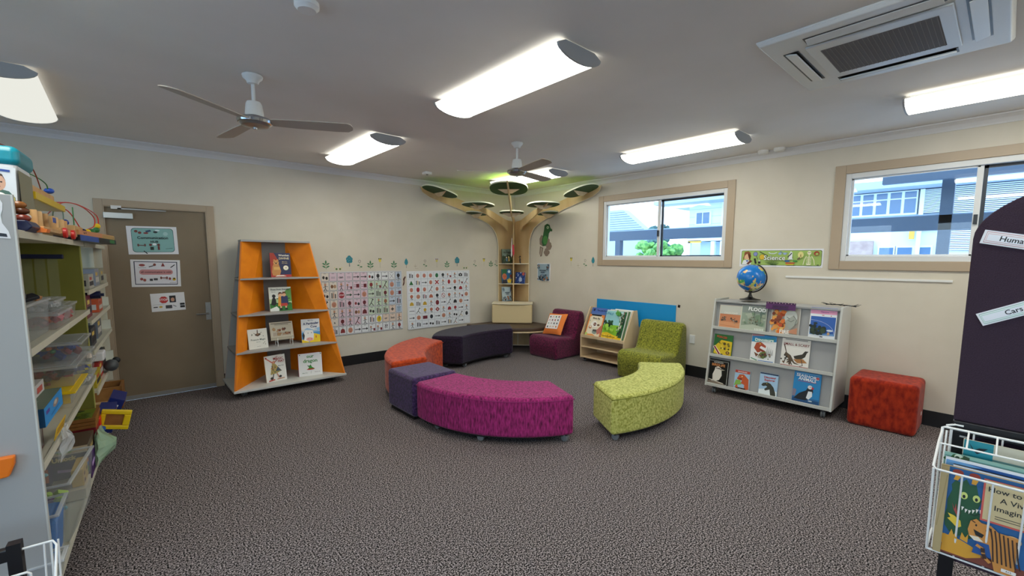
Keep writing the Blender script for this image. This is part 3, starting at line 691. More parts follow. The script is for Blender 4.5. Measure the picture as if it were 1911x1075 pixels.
# ---- on the orange tower (world z of shelf tops)
TW = 'books standing on the orange tower'
book('book with blue cover and a brown wombat in reds, alone on the top shelf', (-4.02, -.27, 1.282), 0, R(7), .225, .29, .012, '#1c2350', [
    ('p', [(0, 0), (.38, 0), (.42, .4), (.36, .75), (.2, 1), (0, 1)], '#a8321f'), ('r', 0, 0, 1, .10, '#b5302a'),
    ('p', [(.1, .06), (.42, .06), (.5, .25), (.42, .5), (.38, .62), (.2, .62), (.1, .45), (.05, .2)], '#c98a4a'), ('e', .28, .6, .14, .1, '#d39a5a'), ('e', .2, .7, .05, .04, '#c98a4a'), ('e', .36, .7, .05, .04, '#c98a4a'),
    ('e', .28, .57, .04, .03, '#3a2015'), ('e', .22, .62, .02, .015, '#201010'), ('e', .34, .62, .02, .015, '#201010'), ('p', [(.15, .3), (.45, .3), (.44, .42), (.16, .42)], '#e0b060'), ('p', [(.2, .02), (.75, .03), (.6, .08), (.3, .08)], '#e8ddd0'),
    ('t', 'Wombat', .68, .9, .115, '#f0ead8', .52, .02), ('t', 'DIVINE', .68, .77, .125, '#f0e6c0', .55, .01), ('t', 'Mem Fox', .7, .63, .05, '#e0c890'), ('t', 'Kerry Argent', .7, .57, .04, '#e0c890'),
    ('e', .74, .38, .13, .1, '#e8e0b0'), ('e', .74, .38, .11, .085, '#f5f2e0'), ('t', '25', .74, .38, .08, '#a03020')], TW)
book('book with two children hugging on a green bench, second shelf', (-4.06, -.36, .882), 0, R(8), .24, .285, .012, '#e8ebe0', [
    ('r', 0, 0, 1, .35, '#2f7a2e'), ('r', .0, .32, 1, .5, '#b8d29a'), ('p', [(.62, .35), (1, .4), (1, .95), (.8, .9), (.6, .7)], '#5f9a48'), ('p', [(0, .1), (.3, .2), (.4, .1), (.4, 0), (0, 0)], '#e8ece4'),
    ('r', .28, .3, .95, .34, '#1c2c20'), ('r', .3, .5, .92, .53, '#1c2c20'), ('p', [(.05, .28), (.12, .52), (.2, .62), (.28, .5), (.3, .3), (.2, .22)], '#151515'), ('e', .2, .63, .08, .07, '#151515'),
    ('p', [(.36, .2), (.62, .22), (.64, .6), (.4, .6)], '#e8a030'), ('p', [(.5, .25), (.85, .25), (.82, .62), (.52, .62)], '#27305e'), ('r', .45, .1, .52, .25, '#e8b890'), ('r', .68, .1, .75, .25, '#e8b890'), ('p', [(.48, .2), (.8, .2), (.78, .32), (.5, .32)], '#c0392b'),
    ('e', .48, .67, .09, .08, '#edb890'), ('e', .66, .68, .09, .08, '#edb890'), ('p', [(.38, .68), (.44, .79), (.55, .78), (.58, .7), (.5, .73)], '#5a3418'), ('p', [(.57, .7), (.6, .8), (.72, .8), (.76, .7), (.68, .74)], '#6e3d1a'),
    ('p', [(.42, .04), (.55, .04), (.54, .12), (.44, .12)], '#1a1a1a'), ('p', [(.66, .04), (.79, .04), (.78, .12), (.68, .12)], '#1a1a1a'), ('t', 'Shoes from Grandpa', .5, .9, .1, '#2a3440', .86, .015), ('t', 'Mem Fox', .2, .8, .04, '#2a3440')], TW)
mat('foil', '#b9b09a', .25, .35)
t = book('landscape book with tan animals on a wire easel, third shelf', (-4.075, -.42, .545), R(2), R(16), .25, .215, .01, '#d8cdb4', [
    ('r', 0, 0, 1, .16, '#b8ae96'), ('r', .05, .9, .95, .94, '#6a5a48')] + scatter(3, 16, .15, .3, .85, .62, ['#8a5030', '#b07850', '#6a4028', '#c8a070'], .04, .09, 1.2) +
    [('l', [(.15+.07*i, .42), (.13+.07*i, .22)], .018, '#6a4028') for i in range(11)] + [('l', [(.2, .84), (.8, .84)], .02, '#5a4a3a')], TW)
e = thing('wire_easel', 'small white wire easel holding the landscape book', 'book easel', (-4.07, -.45, .482))
g = G().mat('white_wire')
for x in (-.08, .08):
    g.tube([(x, -.05, .10), (x, -.052, .0), (x, .06, .0), (x, .075, .16)], .0028, 6)
    g.tube([(x, -.05, .045), (x, .035, .06)], .0025, 6)
g.tube([(-.08, -.05, .001), (.08, -.05, .001)], .0028, 6).tube([(-.08, .072, .15), (.08, .072, .15)], .0028, 6); g.build('wire_frame', e, smooth=True)
book('small white square book with a leaping possum, left end of the third shelf', (-4.35, -.52, .487), R(8), R(9), .20, .225, .008, '#e6e2d6', [
    ('t', 'Possum Magic', .5, .46, .12, '#3a4a3c', .84, .015), ('p', [(.35, .68), (.5, .62), (.66, .7), (.6, .78), (.52, .76), (.52, .95), (.48, .95), (.46, .76), (.4, .76)], '#5a4030'), ('e', .5, .74, .06, .05, '#8a6848'),
    ('l', [(.3, .8), (.42, .7)], .02, '#3a2c20'), ('l', [(.58, .7), (.7, .82)], .02, '#3a2c20'), ('p', [(.16, .66), (.24, .72), (.2, .78)], '#4a5a44'), ('e', .78, .62, .025, .02, '#4a5a44'), ('t', 'Mem Fox', .5, .34, .05, '#555555'), ('t', 'Julie Vivas', .5, .12, .04, '#555555'),
    ('e', .75, .25, .02, .02, '#5a5040'), ('e', .85, .2, .02, .02, '#5a5040'), ('e', .82, .3, .02, .02, '#5a5040')], TW, openang=R(12))
book('book with a white cow face over yellow, right end of the third shelf', (-3.78, -.50, .487), R(-10), R(7), .205, .285, .012, '#f0f0ee', [
    ('r', 0, .0, 1, .55, '#4f94cc'), ('p', [(0, .5), (.3, .62), (.6, .55), (1, .64), (1, .45), (0, .42)], '#9cc4e4'), ('p', [(.4, 0), (1, 0), (1, .3), (.7, .38), (.5, .3)], '#f4cf18'), ('p', [(0, 0), (.4, 0), (.3, .1), (0, .14)], '#f4cf18'),
    ('p', [(.1, .1), (.35, .05), (.62, .1), (.66, .35), (.6, .52), (.22, .54), (.1, .4)], '#f2efe8'), ('e', .42, .14, .19, .075, '#e8a8a0'), ('e', .35, .15, .02, .015, '#a05050'), ('e', .5, .15, .02, .015, '#a05050'), ('e', .34, .4, .022, .018, '#101010'), ('e', .53, .41, .022, .018, '#101010'),
    ('p', [(.08, .46), (-.0, .53), (.03, .58), (.22, .53)], '#e8e4dc'), ('p', [(.62, .5), (.85, .52), (.84, .57), (.62, .56)], '#e8e4dc'), ('p', [(.1, .1), (.02, .3), (.1, .44), (.16, .3)], '#2a3038'), ('p', [(.74, .18), (.8, .18), (.8, .28), (.74, .28)], '#d8741c'),
    ('t', 'Mem Fox', .5, .94, .055, '#2a3a5a'), ('t', 'A Particular', .52, .81, .13, '#202c60', .86, .03, .06), ('t', 'Cow', .66, .67, .13, '#202c60', .4, .03)], TW, openang=R(10))
book('tall white book with a figure in a patterned triangle coat, bottom shelf left', (-4.20, -.60, .10), R(12), R(8), .225, .30, .012, '#efece2', [
    ('p', [(.2, .28), (.34, .72), (.46, .70), (.78, .38), (.5, .3)], '#b8a060'), ('p', [(.5, .42), (.78, .36), (.6, .55)], '#4a5a6a'), ('e', .42, .74, .07, .055, '#e0a080'), ('l', [(.36, .72), (.05, .92)], .04, '#d87060'), ('e', .06, .93, .04, .03, '#a83030'), ('l', [(.46, .72), (.62, .84)], .025, '#a83030')] +
    scatter(8, 24, .26, .32, .6, .62, ['#a8382a', '#3a4a5a', '#e0c060', '#5a7a4a', '#222222'], .012, .035) + [('l', [(.35, .3), (.3, .16)], .03, '#2a3438'), ('l', [(.52, .3), (.6, .14)], .03, '#c87850'), ('e', .24, .14, .08, .05, '#3a3028'), ('e', .66, .17, .07, .045, '#2a2a2a'), ('p', [(.06, .03), (.4, .06), (.36, .1), (.1, .08)], '#b8402a'), ('l', [(.5, .08), (.85, .09)], .03, '#b87850'),
    ('t', 'THE', .55, .93, .06, '#b03028', .3, .01, .3), ('t', 'MAGIC', .64, .86, .12, '#b03028', .55, .02, -.04), ('t', 'HAT', .78, .75, .12, '#b03028', .4, .02, -.04), ('t', 'Mem Fox', .74, .58, .055, '#222222', .3)], TW, openang=R(14))
book('white book lettered our dragon with a small green dragon, bottom shelf right', (-3.83, -.60, .10), R(-8), R(7), .26, .27, .012, '#f1f1ee', [
    ('t', 'our', .5, .86, .2, '#3c8a3a', .4, .025), ('t', 'dragon', .5, .66, .21, '#3c8a3a', .88, .025), ('e', .5, .66, .001, .001, '#101010'), ('p', [(.38, .3), (.5, .5), (.56, .38), (.68, .3)], '#3f9a34'), ('p', [(.36, .48), (.44, .44), (.52, .5), (.5, .42), (.4, .4)], '#2a6a2a'), ('e', .5, .29, .17, .028, '#b83020'), ('l', [(.44, .4), (.38, .46)], .02, '#2a6a2a'),
    ('t', 'Mem Fox', .25, .14, .055, '#6a8a6a', .3), ('t', 'Pamela Lofts', .78, .15, .045, '#8a6a6a', .3), ('l', [(.52, .22), (.5, .1)], .008, '#888888'), ('p', [(.04, .93), (.08, .93), (.08, .97), (.04, .97)], '#3a3a3a'), ('p', [(.93, .93), (.97, .93), (.97, .97), (.93, .97)], '#3a3a3a')], TW, openang=R(16), spine='#c84a7a')
# ---- on the grey display shelf (wall B, front faces -x)
GW = 'books on the grey sloping shelf'
def gbook(label, ya, yb, tier, h, th, back, shapes, roll=0., **k):
    z0 = tiers[tier][0]; y = (ya+yb)/2; lean = math.atan2(D1-D0, .97)*.92
    xl = gf(z0)+.032
    return book(label, (-.05+xl, y, z0+.001), -PI/2, lean, abs(yb-ya), h, th, back, shapes, GW, roll=roll, **k)
gbook('book with a red desert under pale sky, top left of the grey shelf', -3.945, -4.175, 2, .262, .008, '#dfd3c0', [('r', .02, .02, .98, .62, '#d0855c'), ('r', .02, .62, .98, .98, '#c8c8bc'), ('r', .02, .02, .98, .3, '#dc9a6c')] + scatter(11, 16, .12, .35, .4, .5, ['#4a4038', '#6a5a4a', '#8a7a68'], .02, .05) + scatter(12, 14, .55, .25, .85, .45, ['#4a4038', '#6a5a4a', '#a89a88'], .02, .05) + [('t', 'DROUGHT', .55, .66, .11, '#ece6d8', .8, .02), ('l', [(.1, .14), (.8, .12)], .01, '#b07048')])
gbook('book in pale greens with FLOOD in white capitals, top shelf', -4.178, -4.43, 2, .275, .008, '#c9cdbd', [('r', .02, .02, .98, .98, '#9aa894'), ('r', .02, .72, .98, .98, '#8a948c')] + scatter(13, 26, .1, .3, .95, .7, ['#7c9478', '#b4bca8', '#a0a890', '#667a6c'], .04, .11) + scatter(14, 20, .35, .25, .8, .55, ['#5a6450', '#8a8068', '#6e745e'], .02, .05) + [('p', [(.02, .02), (.98, .02), (.98, .2), (.5, .28), (.02, .2)], '#b8c0ac'), ('l', [(.54, .8), (.56, .45)], .012, '#48504a'), ('t', 'FLOOD', .63, .86, .19, '#f4f4f0', .72, .03, -.06)] + [('r', .6+.06*i, .06, .63+.06*i, .14, '#e8eae0') for i in range(6)])
gbook('book of a face made of orange flames, top shelf centre', -4.475, -4.735, 2, .285, .008, '#d8d4cc', [('r', .02, .02, .98, .98, '#b8b0a2')] + scatter(15, 40, .04, .08, .45, .92, ['#e8792a', '#f0a048', '#c8501c', '#e8c070', '#8a4020'], .05, .11) + [('e', .7, .66, .22, .26, '#c8ccc4'), ('p', [(.5, .5), (.7, .2), (.95, .5), (.8, .75)], '#a8aca0'), ('l', [(.56, .66), (.66, .6)], .015, '#2a2a2a'), ('l', [(.78, .72), (.9, .58), (.86, .4)], .012, '#4a4a44'), ('l', [(.6, .56), (.72, .5), (.82, .58)], .012, '#2a2a2a'), ('p', [(.55, .1), (.95, .08), (.95, .3), (.7, .2)], '#c88a68'), ('t', 'FIRE', .52, .12, .17, '#f6f2ea', .86, .03), ('e', .18, .42, .05, .05, '#5a2010')])
gbook('photo of a rainbow over palms under a pink title strip, top right', -4.82, -5.035, 2, .31, .005, '#eceff2', [('r', .03, .16, .97, .66, '#2f62b4'), ('r', .03, .66, .97, .72, '#2f62b4'), ('r', 0, .93, 1, 1, '#5a78c0'), ('r', 0, .80, 1, .92, '#e8a0c0'), ('p', [(.03, .14), (.97, .14), (.97, .2), (.03, .2)], '#6a9ad0')] + [('l', [(.05+.9*math.sin(a), .2+.4*math.cos(a)) for a in [i*PI/2/12 for i in range(13)]], .008, '#c8d4ec')] + scatter(16, 34, .05, .18, .6, .42, ['#1c2c20', '#2a3c28', '#142018', '#34482c'], .04, .09) + [('l', [(.2, .2), (.24, .5)], .015, '#1c2818'), ('e', .24, .5, .08, .03, '#1c2c20'), ('e', .8, .3, .12, .03, '#dce8f0'), ('e', .76, .2, .05, .05, '#c8a070'), ('t', 'Nature', .55, .86, .07, '#9a4a9a', .5), ('e', .5, .76, .05, .01, '#b03030'), ('e', .8, .755, .02, .015, '#b03030'), ('r', .45, .07, .56, .1, '#222222')])
gbook('small green and yellow comic style book at the left of the middle tier', -3.92, -4.12, 1, .242, .006, '#2c6a34', [('p', [(.02, .1), (.5, .02), (.98, .06), (.98, .7), (.4, .74), (.08, .45)], '#e0c020'), ('l', [(.05, .4), (.35, .08)], .12, '#f0e8d0'), ('l', [(.05, .4), (.35, .08)], .07, '#8a2838')] + scatter(17, 18, .3, .25, .9, .65, ['#7a6a18', '#2a2a1a', '#b09020', '#e8d860', '#5a4a10'], .02, .07) + [('e', .8, .18, .1, .07, '#5a2028'), ('e', .8, .18, .05, .035, '#d0b030'), ('t', 'FORCES', .42, .87, .13, '#c04028', .7, .03, -.08), ('r', .42, .05, .55, .1, '#202020')])
gbook('white book with a red dinosaur head under a blue Dinosaurs title', -4.315, -4.55, 1, .29, .008, '#f0efec', [('p', [(0, .72), (1, .80), (1, 1), (.5, 1), (0, .93)], '#2a8cc8'), ('p', [(0, .93), (.5, .97), (.5, 1), (0, 1)], '#c89098'), ('p', [(.1, .72), (.9, .8), (.95, .92), (.1, .84)], '#3aa0a8'), ('p', [(.12, .5), (.2, .7), (.38, .74), (.6, .62), (.6, .54), (.4, .6), (.34, .5), (.4, .38), (.28, .34)], '#b04a28'), ('p', [(.34, .52), (.62, .42), (.6, .36), (.36, .42)], '#8a3018'), ('e', .36, .67, .03, .02, '#e8c840'), ('p', [(.4, .36), (.3, .18), (.55, .14), (.7, .3), (.6, .42)], '#6a7a3a'), ('p', [(.14, .35), (.24, .18), (.34, .28)], '#7a4a2a')] + [('p', [(.62+.07*i, .3), (.68+.07*i, .62-.03*i), (.7+.07*i, .3)], '#b8b8b4') for i in range(4)] + scatter(18, 16, .3, .12, .85, .34, ['#3a3a2a', '#6a3a2a', '#4a5a2c', '#c0b8a0'], .02, .06) + [('l', [(.05, .12), (.3, .06)], .03, '#2a8a5a'), ('l', [(.35, .06), (.95, .07)], .025, '#2a6ab0'), ('t', 'Dinosaurs', .52, .82, .15, '#eaf4e8', .84, .03, .05)])
gbook('book titled SMALL & SCARY with long necked dinosaurs, red strip below', -4.605, -4.85, 1, .29, .008, '#ece7de', [('r', 0, 0, 1, .07, '#9a2a28'), ('r', .1, .95, .9, .97, '#5a5a5a'), ('p', [(.45, .4), (.6, .45), (.75, .5), (.84, .62), (.96, .62), (.9, .55), (.86, .42), (.7, .3), (.5, .32)], '#3a3428'), ('p', [(.05, .8), (.1, .78), (.2, .5), (.35, .42), (.5, .2), (.7, .12), (.5, .14), (.4, .22), (.36, .08), (.3, .1), (.28, .3), (.1, .4), (.16, .52)], '#5a4a38'), ('p', [(.45, .3), (.8, .34), (.95, .22), (.6, .18)], '#b07840'), ('l', [(.2, .36), (.12, .12)], .03, '#4a3a2c'), ('l', [(.3, .3), (.42, .1)], .03, '#4a3a2c'), ('l', [(.74, .3), (.8, .12), (.7, .08)], .02, '#4a3a2c')] + scatter(19, 12, .02, .14, .3, .4, ['#3a3428', '#7a5a3a', '#1c1c18'], .02, .05) + [('t', 'SMALL & SCARY', .52, .8, .12, '#7a2824', .92, .012), ('l', [(.2, .035), (.8, .035)], .012, '#f0e0c0')])
gbook('black BIRDLIFE book with a white kookaburra, lower left corner', -3.885, -4.115, 0, .29, .008, '#0d0d10', [('r', .04, .93, .96, .94, '#e8e8e0'), ('r', .04, .05, .96, .06, '#e8e8e0'), ('r', .04, .05, .055, .94, '#e8e8e0'), ('r', .945, .05, .96, .94, '#e8e8e0'), ('p', [(.28, .2), (.26, .4), (.34, .58), (.36, .68), (.5, .74), (.66, .66), (.7, .4), (.6, .22), (.45, .16)], '#e4ddd0'), ('p', [(.6, .66), (.84, .62), (.64, .58)], '#b0a898'), ('l', [(.4, .66), (.66, .64)], .03, '#4a3a30'), ('e', .54, .66, .025, .02, '#101010'), ('p', [(.28, .22), (.2, .1), (.36, .18)], '#c8c0b4'), ('p', [(.06, .16), (.3, .14), (.6, .12), (.9, .08), (.9, .06), (.06, .06)], '#8a7a6a'), ('l', [(.1, .2), (.8, .1)], .03, '#d8d0c0'), ('t', 'AUSTRALIAN', .5, .88, .06, '#f0f0ea', .66, .01), ('t', 'BIRDLIFE', .5, .78, .13, '#d0884c', .78, .03)])
gbook('small book with a roaring orange dinosaur on the bottom tier', -4.185, -4.335, 0, .215, .02, '#a8c8e0', [('r', 0, .86, 1, 1, '#c04028'), ('p', [(0, .2), (.5, .3), (.4, .5), (.1, .5)], '#8ab850'), ('p', [(.15, .55), (.3, .78), (.6, .82), (.95, .6), (1, .1), (.7, .02), (.7, .3), (.45, .35), (.52, .5), (.3, .5)], '#cc5a2c'), ('p', [(.2, .58), (.5, .6), (.48, .52)], '#5a1c14'), ('e', .5, .7, .04, .03, '#f0e0a0'), ('r', .15, .04, .8, .13, '#3a2018'), ('p', [(.05, .1), (.2, .3), (.3, .1)], '#cc5a2c'), ('r', .35, .03, .5, .07, '#e8e8e8'), ('t', 'DINOSAURS', .5, .92, .08, '#f4f0e8', .84, .02)])
gbook('pale blue book with a dark dinosaur head and red title, bottom tier', -4.435, -4.605, 0, .235, .012, '#aacbe6', [('r', 0, .94, 1, 1, '#2a3a5a'), ('p', [(0, 0), (1, 0), (1, .25), (.5, .32), (0, .24)], '#e8f0f2'), ('p', [(.12, .44), (.2, .54), (.45, .6), (.62, .56), (.8, .42), (.92, .2), (.96, .04), (.66, .06), (.6, .3), (.48, .26), (.36, .22), (.3, .28), (.46, .4), (.38, .44), (.22, .4)], '#3a3a30'), ('e', .42, .54, .025, .015, '#e0c860'), ('t', 'Dinosaur', .56, .82, .13, '#c03430', .76, .03, .06), ('t', 'Explorer', .56, .7, .12, '#c03430', .7, .03, .06)])
gbook('blue seashore animals book with a puffin, bottom tier right', -4.745, -4.97, 0, .31, .012, '#1d84c0', [('p', [(0, 0), (1, 0), (1, .16), (.4, .22), (0, .16)], '#144a7a'), ('r', .0, .15, 1, .2, '#2a6aa0'), ('p', [(.06, .14), (.25, .32), (.5, .44), (.56, .56), (.72, .56), (.76, .42), (.68, .22), (.5, .12), (.2, .12)], '#141820'), ('p', [(.52, .2), (.58, .42), (.72, .42), (.74, .28), (.62, .16)], '#e8ecee'), ('e', .63, .55, .085, .062, '#e8e4e0'), ('p', [(.69, .58), (.8, .53), (.7, .48)], '#c03040'), ('e', .64, .56, .015, .012, '#101010'), ('p', [(0, .2), (.1, .2), (.14, .4), (.04, .44), (0, .4)], '#8a8090'), ('e', .68, .12, .08, .02, '#c8d8e0'), ('t', 'SEASHORE', .5, .87, .13, '#f2f4f4', .84, .02, -.07), ('t', 'ANIMALS', .5, .77, .13, '#f2f4f4', .66, .02, -.07), ('r', .15, .70, .85, .712, '#b03040'), ('e', .88, .86, .06, .04, '#c05050'), ('r', .05, .95, .95, .965, '#7ab0d8')])
# purple label sign tucked at the top of the shelf, twig on top
t = thing('shelf_sign', 'purple patterned paper sign at the top middle of the grey shelf', 'sign', (-.42, -4.56, 1.0), rot=(R(-8), 0, -PI/2))
g = G().mat('#57205e').box(-.135, .135, -.002, .002, 0, .075)
art(g, [('r', 0, .75, 1, 1, '#3a1440')] + [('e', .06+.1*i, .86+.06*(i % 2), .015, .05, '#e0b0c8') for i in range(10)] + [('r', .22, .12, .78, .62, '#461850'), ('t', 'NEW BOOKS', .5, .36, .36, '#2a0c30', .5, .03)], .27, .075, -.002, -.135, 0); g.build('card', t)
t = thing('dried_twig', 'black spiky dried twig lying on the right end of the grey shelf', 'twig', (-.30, -5.03, 1.069), R(-100)); t.scale = (.68, .68, .68)
rd = random.Random(4); g = G().mat('black_plastic'); g.tube([(-.17, 0, .012), (0, .01, .02), (.13, -.01, .016), (.2, .0, .006)], .006, 6)
for i in range(26):
    x = rd.uniform(-.15, .2); a = rd.uniform(-1, 1); L_ = rd.uniform(.03, .09); g.tube([(x, 0, .015), (x+L_*math.cos(a)*(1 if x > -.02 else -1), L_*math.sin(a)*.6, .015+rd.uniform(-.01, .03))], .0025, 4)
g.build('branches', t)
# globe
t = thing('globe', 'blue desk globe on a black stand on top of the grey shelf', 'globe', (-.24, -4.20, 1.067))
G().mat('black_plastic').lathe([(.105, 0), (.105, .006), (.06, .014), (.025, .03), (.014, .06), (.012, .085), (.02, .095)], 28).build('stand', t, smooth=True)
M0 = Matrix.Translation((0, 0, .242)) @ Matrix.Rotation(-PI/2, 4, 'Z') @ Matrix.Rotation(R(22), 4, 'Y')
g = G().mat('black_plastic'); g.M = M0
g.tube([(.158*math.cos(a), 0, .158*math.sin(a)) for a in [-PI/2+PI*i/24 for i in range(25)]], .007, 8); g.M = None
g.tube([(0, 0, .088), (0, 0, .1)], .02); g.build('meridian_arm', t, smooth=True)
m, tt, b = new_mat('globe_map'); N = tt.nodes
tc = N.new('ShaderNodeTexCoord'); mp = N.new('ShaderNodeMapping'); mp.inputs['Location'].default_value = (.35, .12, .4); nz = N.new('ShaderNodeTexNoise'); nz.inputs['Scale'].default_value = 8.5; nz.inputs['Detail'].default_value = 5
n2 = N.new('ShaderNodeTexVoronoi'); n2.inputs['Scale'].default_value = 26; cr = N.new('ShaderNodeValToRGB'); cr.color_ramp.interpolation = 'CONSTANT'
cr.color_ramp.elements[0].position = 0; cr.color_ramp.elements[0].color = (0, 0, 0, 1); cr.color_ramp.elements[1].position = .555; cr.color_ramp.elements[1].color = (1, 1, 1, 1)
mx = N.new('ShaderNodeMix'); mx.data_type = 'RGBA'; mx.inputs['A'].default_value = hexc('#1674c4')
c2 = N.new('ShaderNodeValToRGB'); c2.color_ramp.interpolation = 'CONSTANT'; e_ = c2.color_ramp.elements; e_[0].color = hexc('#e6b878'); e_[1].position = .3; e_[1].color = hexc('#58a860')
for ps, co in ((.45, '#e8d8a0'), (.6, '#d88a60'), (.75, '#c8d070')): q = e_.new(ps); q.color = hexc(co)
tt.links.new(tc.outputs['Object'], mp.inputs[0]); tt.links.new(mp.outputs[0], nz.inputs[0]); tt.links.new(tc.outputs['Object'], n2.inputs[0]); tt.links.new(nz.outputs['Fac'], cr.inputs[0])
sc_ = N.new('ShaderNodeSeparateColor'); tt.links.new(n2.outputs['Color'], sc_.inputs[0]); tt.links.new(sc_.outputs[0], c2.inputs[0])
tt.links.new(cr.outputs[0], mx.inputs['Factor']); tt.links.new(c2.outputs[0], mx.inputs['B']); tt.links.new(mx.outputs['Result'], b.inputs['Base Color']); b.inputs['Roughness'].default_value = .22
g = G().mat('globe_map'); n = 24
g.lathe([(max(1e-4, .146*math.sin(PI*i/n)), -.146*math.cos(PI*i/n)) for i in range(n+1)], 40); o = g.build('ball', t, smooth=True); o.matrix_local = M0
# ---- big picture books on the birch rack
RK = 'big picture books on the birch rack'
def rbook(label, y, dx, w_, h, th, back, shapes, z=.382):
    return book(label, (-.02-.375+dx, y, z), -PI/2, R(22), w_, h, th, back, shapes, RK)
rbook('tall blue picture book standing behind the cream one, left on the rack', -2.17, .035, .36, .44, .008, '#4f70b8', [('r', 0, 0, 1, .82, '#5a78b4'), ('p', [(.3, 0), (1, 0), (1, .35), (.8, .45), (.6, .2)], '#d8b890'), ('r', .08, .88, .16, .96, '#1c2a5a'), ('p', [(.1, .96), (.14, .88), (.18, .96)], '#101840'), ('t', 'The Little Red Hen', .58, .91, .065, '#10183a', .74, .02), ('r', .5, .0, .8, .05, '#4a5aa8')] + scatter(21, 18, .55, .05, .98, .35, ['#c87850', '#e0b890', '#a85838', '#e8d0b0'], .03, .07))
rbook('cream picture book lettered Shoo Fly with round insects, front left on rack', -2.125, .010, .27, .34, .008, '#e8883c', [('p', [(.05, .05), (.95, .02), (.93, .95), (.08, .97)], '#efe2c4'), ('r', .08, .93, .8, 1, '#1c1c1c'), ('p', [(.82, .9), (1, .84), (1, 1), (.86, 1)], '#e8883c'), ('p', [(0, .9), (.16, .88), (.14, 1), (0, 1)], '#e8883c'), ('e', .45, .52, .22, .2, '#f6f0e4'), ('e', .28, .42, .14, .13, '#f6f0e4'), ('e', .52, .3, .3, .14, '#e6ddc8'), ('e', .5, .56, .1, .075, '#6a2c20'), ('l', [(.42, .56), (.58, .56)], .02, '#f0e0d0'), ('e', .24, .42, .1, .08, '#b8683a'), ('e', .24, .44, .07, .05, '#efe2c4'), ('e', .74, .54, .09, .04, '#6a4020'), ('e', .6, .22, .16, .09, '#8a9a90'), ('r', .46, .24, .75, .33, '#4a4a44'), ('p', [(0, 0), (.5, 0), (.7, .05), (.5, .12), (.1, .1)], '#e89a50'), ('p', [(0, .06), (.14, .04), (.16, .16), (.02, .16)], '#b8d070'), ('p', [(.7, .3), (.95, .55), (.98, .2), (.8, .12)], '#c87868'), ('e', .14, .7, .02, .03, '#3a7a3a'), ('t', 'Shoo Fly', .52, .82, .11, '#22180f', .74, .02, -.05)])
rbook('big picture book with dark forest and yellow path, right on the rack', -2.45, .014, .34, .43, .012, '#e8ede4', [('r', 0, 0, .98, .98, '#9cd4d8'), ('r', 0, .0, .98, .5, '#8cc830'), ('p', [(0, 0), (.98, 0), (.98, .12), (.6, .16), (.25, .24), (0, .2)], '#f0c818'), ('p', [(0, .45), (.1, .6), (.2, .52), (.32, .62), (.42, .5), (.42, .42), (0, .4)], '#1c4a2c'), ('p', [(.72, .1), (.98, .1), (.98, .98), (.86, .98), (.76, .7)], '#1f5a34'), ('r', .74, .3, .78, .95, '#e8e4d4'), ('r', .83, .25, .89, .98, '#5a4030')] + scatter(22, 40, .0, .5, .42, .62, ['#1c4a2c', '#143820', '#2a6038'], .02, .05) + scatter(23, 50, .72, .2, .98, .95, ['#2c7a3c', '#1c4a2c', '#4a9a3c', '#143820', '#d8d4c0'], .02, .04) + scatter(27, 18, .5, .84, .75, .97, ['#4a9a3c', '#6ab048', '#2c7a3c'], .03, .05) + scatter(24, 14, .05, .3, .6, .45, ['#a8d848', '#70b028'], .04, .09) + scatter(25, 12, .1, .03, .9, .12, ['#d8a810', '#f4d848'], .02, .05) + [('t', 'RUFFALO', .22, .85, .12, '#2f86a8', .42, .03, -.05), ('l', [(.15, .08), (.75, .08)], .018, '#5a4a10')])
rbook('thick white edged picture book behind the forest one, far right on rack', -2.49, .032, .34, .44, .02, '#eef0ea', [('r', .02, .02, .98, .98, '#5a7a50')])
rbook('thin white book leaning at the right end of the rack', -2.53, .056, .30, .45, .012, '#f0f0ec', [('r', .02, .02, .98, .98, '#d8e0d8')])
# ---- tree trunk books, facing the room diagonally
def tbook(label, x, y, z, a, w_, h, back, shapes):
    return book(label, (x, y, z), a, R(6), w_, h, .012, back, shapes, 'books in the tree trunk')
def cover_night(sd, base, cols, ttl, tc_):
    return [('r', .04, .04, .96, .96, base)] + scatter(sd, 40, .05, .05, .95, .35, cols, .03, .08) + scatter(sd+1, 16, .05, .7, .2, .95, cols, .03, .06) + scatter(sd+2, 16, .8, .6, .95, .95, cols, .03, .06) + [('l', [(.26, .60), (.74, .60)], .05, tc_), ('l', [(.36, .5), (.64, .5)], .05, tc_)]
tbook('dark green book with two small children, upper left trunk shelf', -.31, -.15, 1.432, R(-8), .20, .25, '#2c3a2c', [('r', 0, 0, 1, .5, '#2a3824'), ('r', 0, .5, 1, 1, '#7a8a7c')] + scatter(31, 30, 0, .1, 1, .6, ['#3a4a30', '#4a5a3c', '#22301c'], .04, .1) + [('e', .42, .4, .06, .06, '#e8c8a0'), ('e', .66, .42, .07, .07, '#e8d090'), ('p', [(.34, .14), (.5, .14), (.48, .36), (.38, .36)], '#5a80a0'), ('p', [(.58, .14), (.76, .14), (.72, .38), (.62, .38)], '#c8a860'), ('t', 'THE', .45, .88, .08, '#20281c', .4, .02), ('t', 'OUTSIDE', .5, .75, .16, '#20281c', .84, .04)])
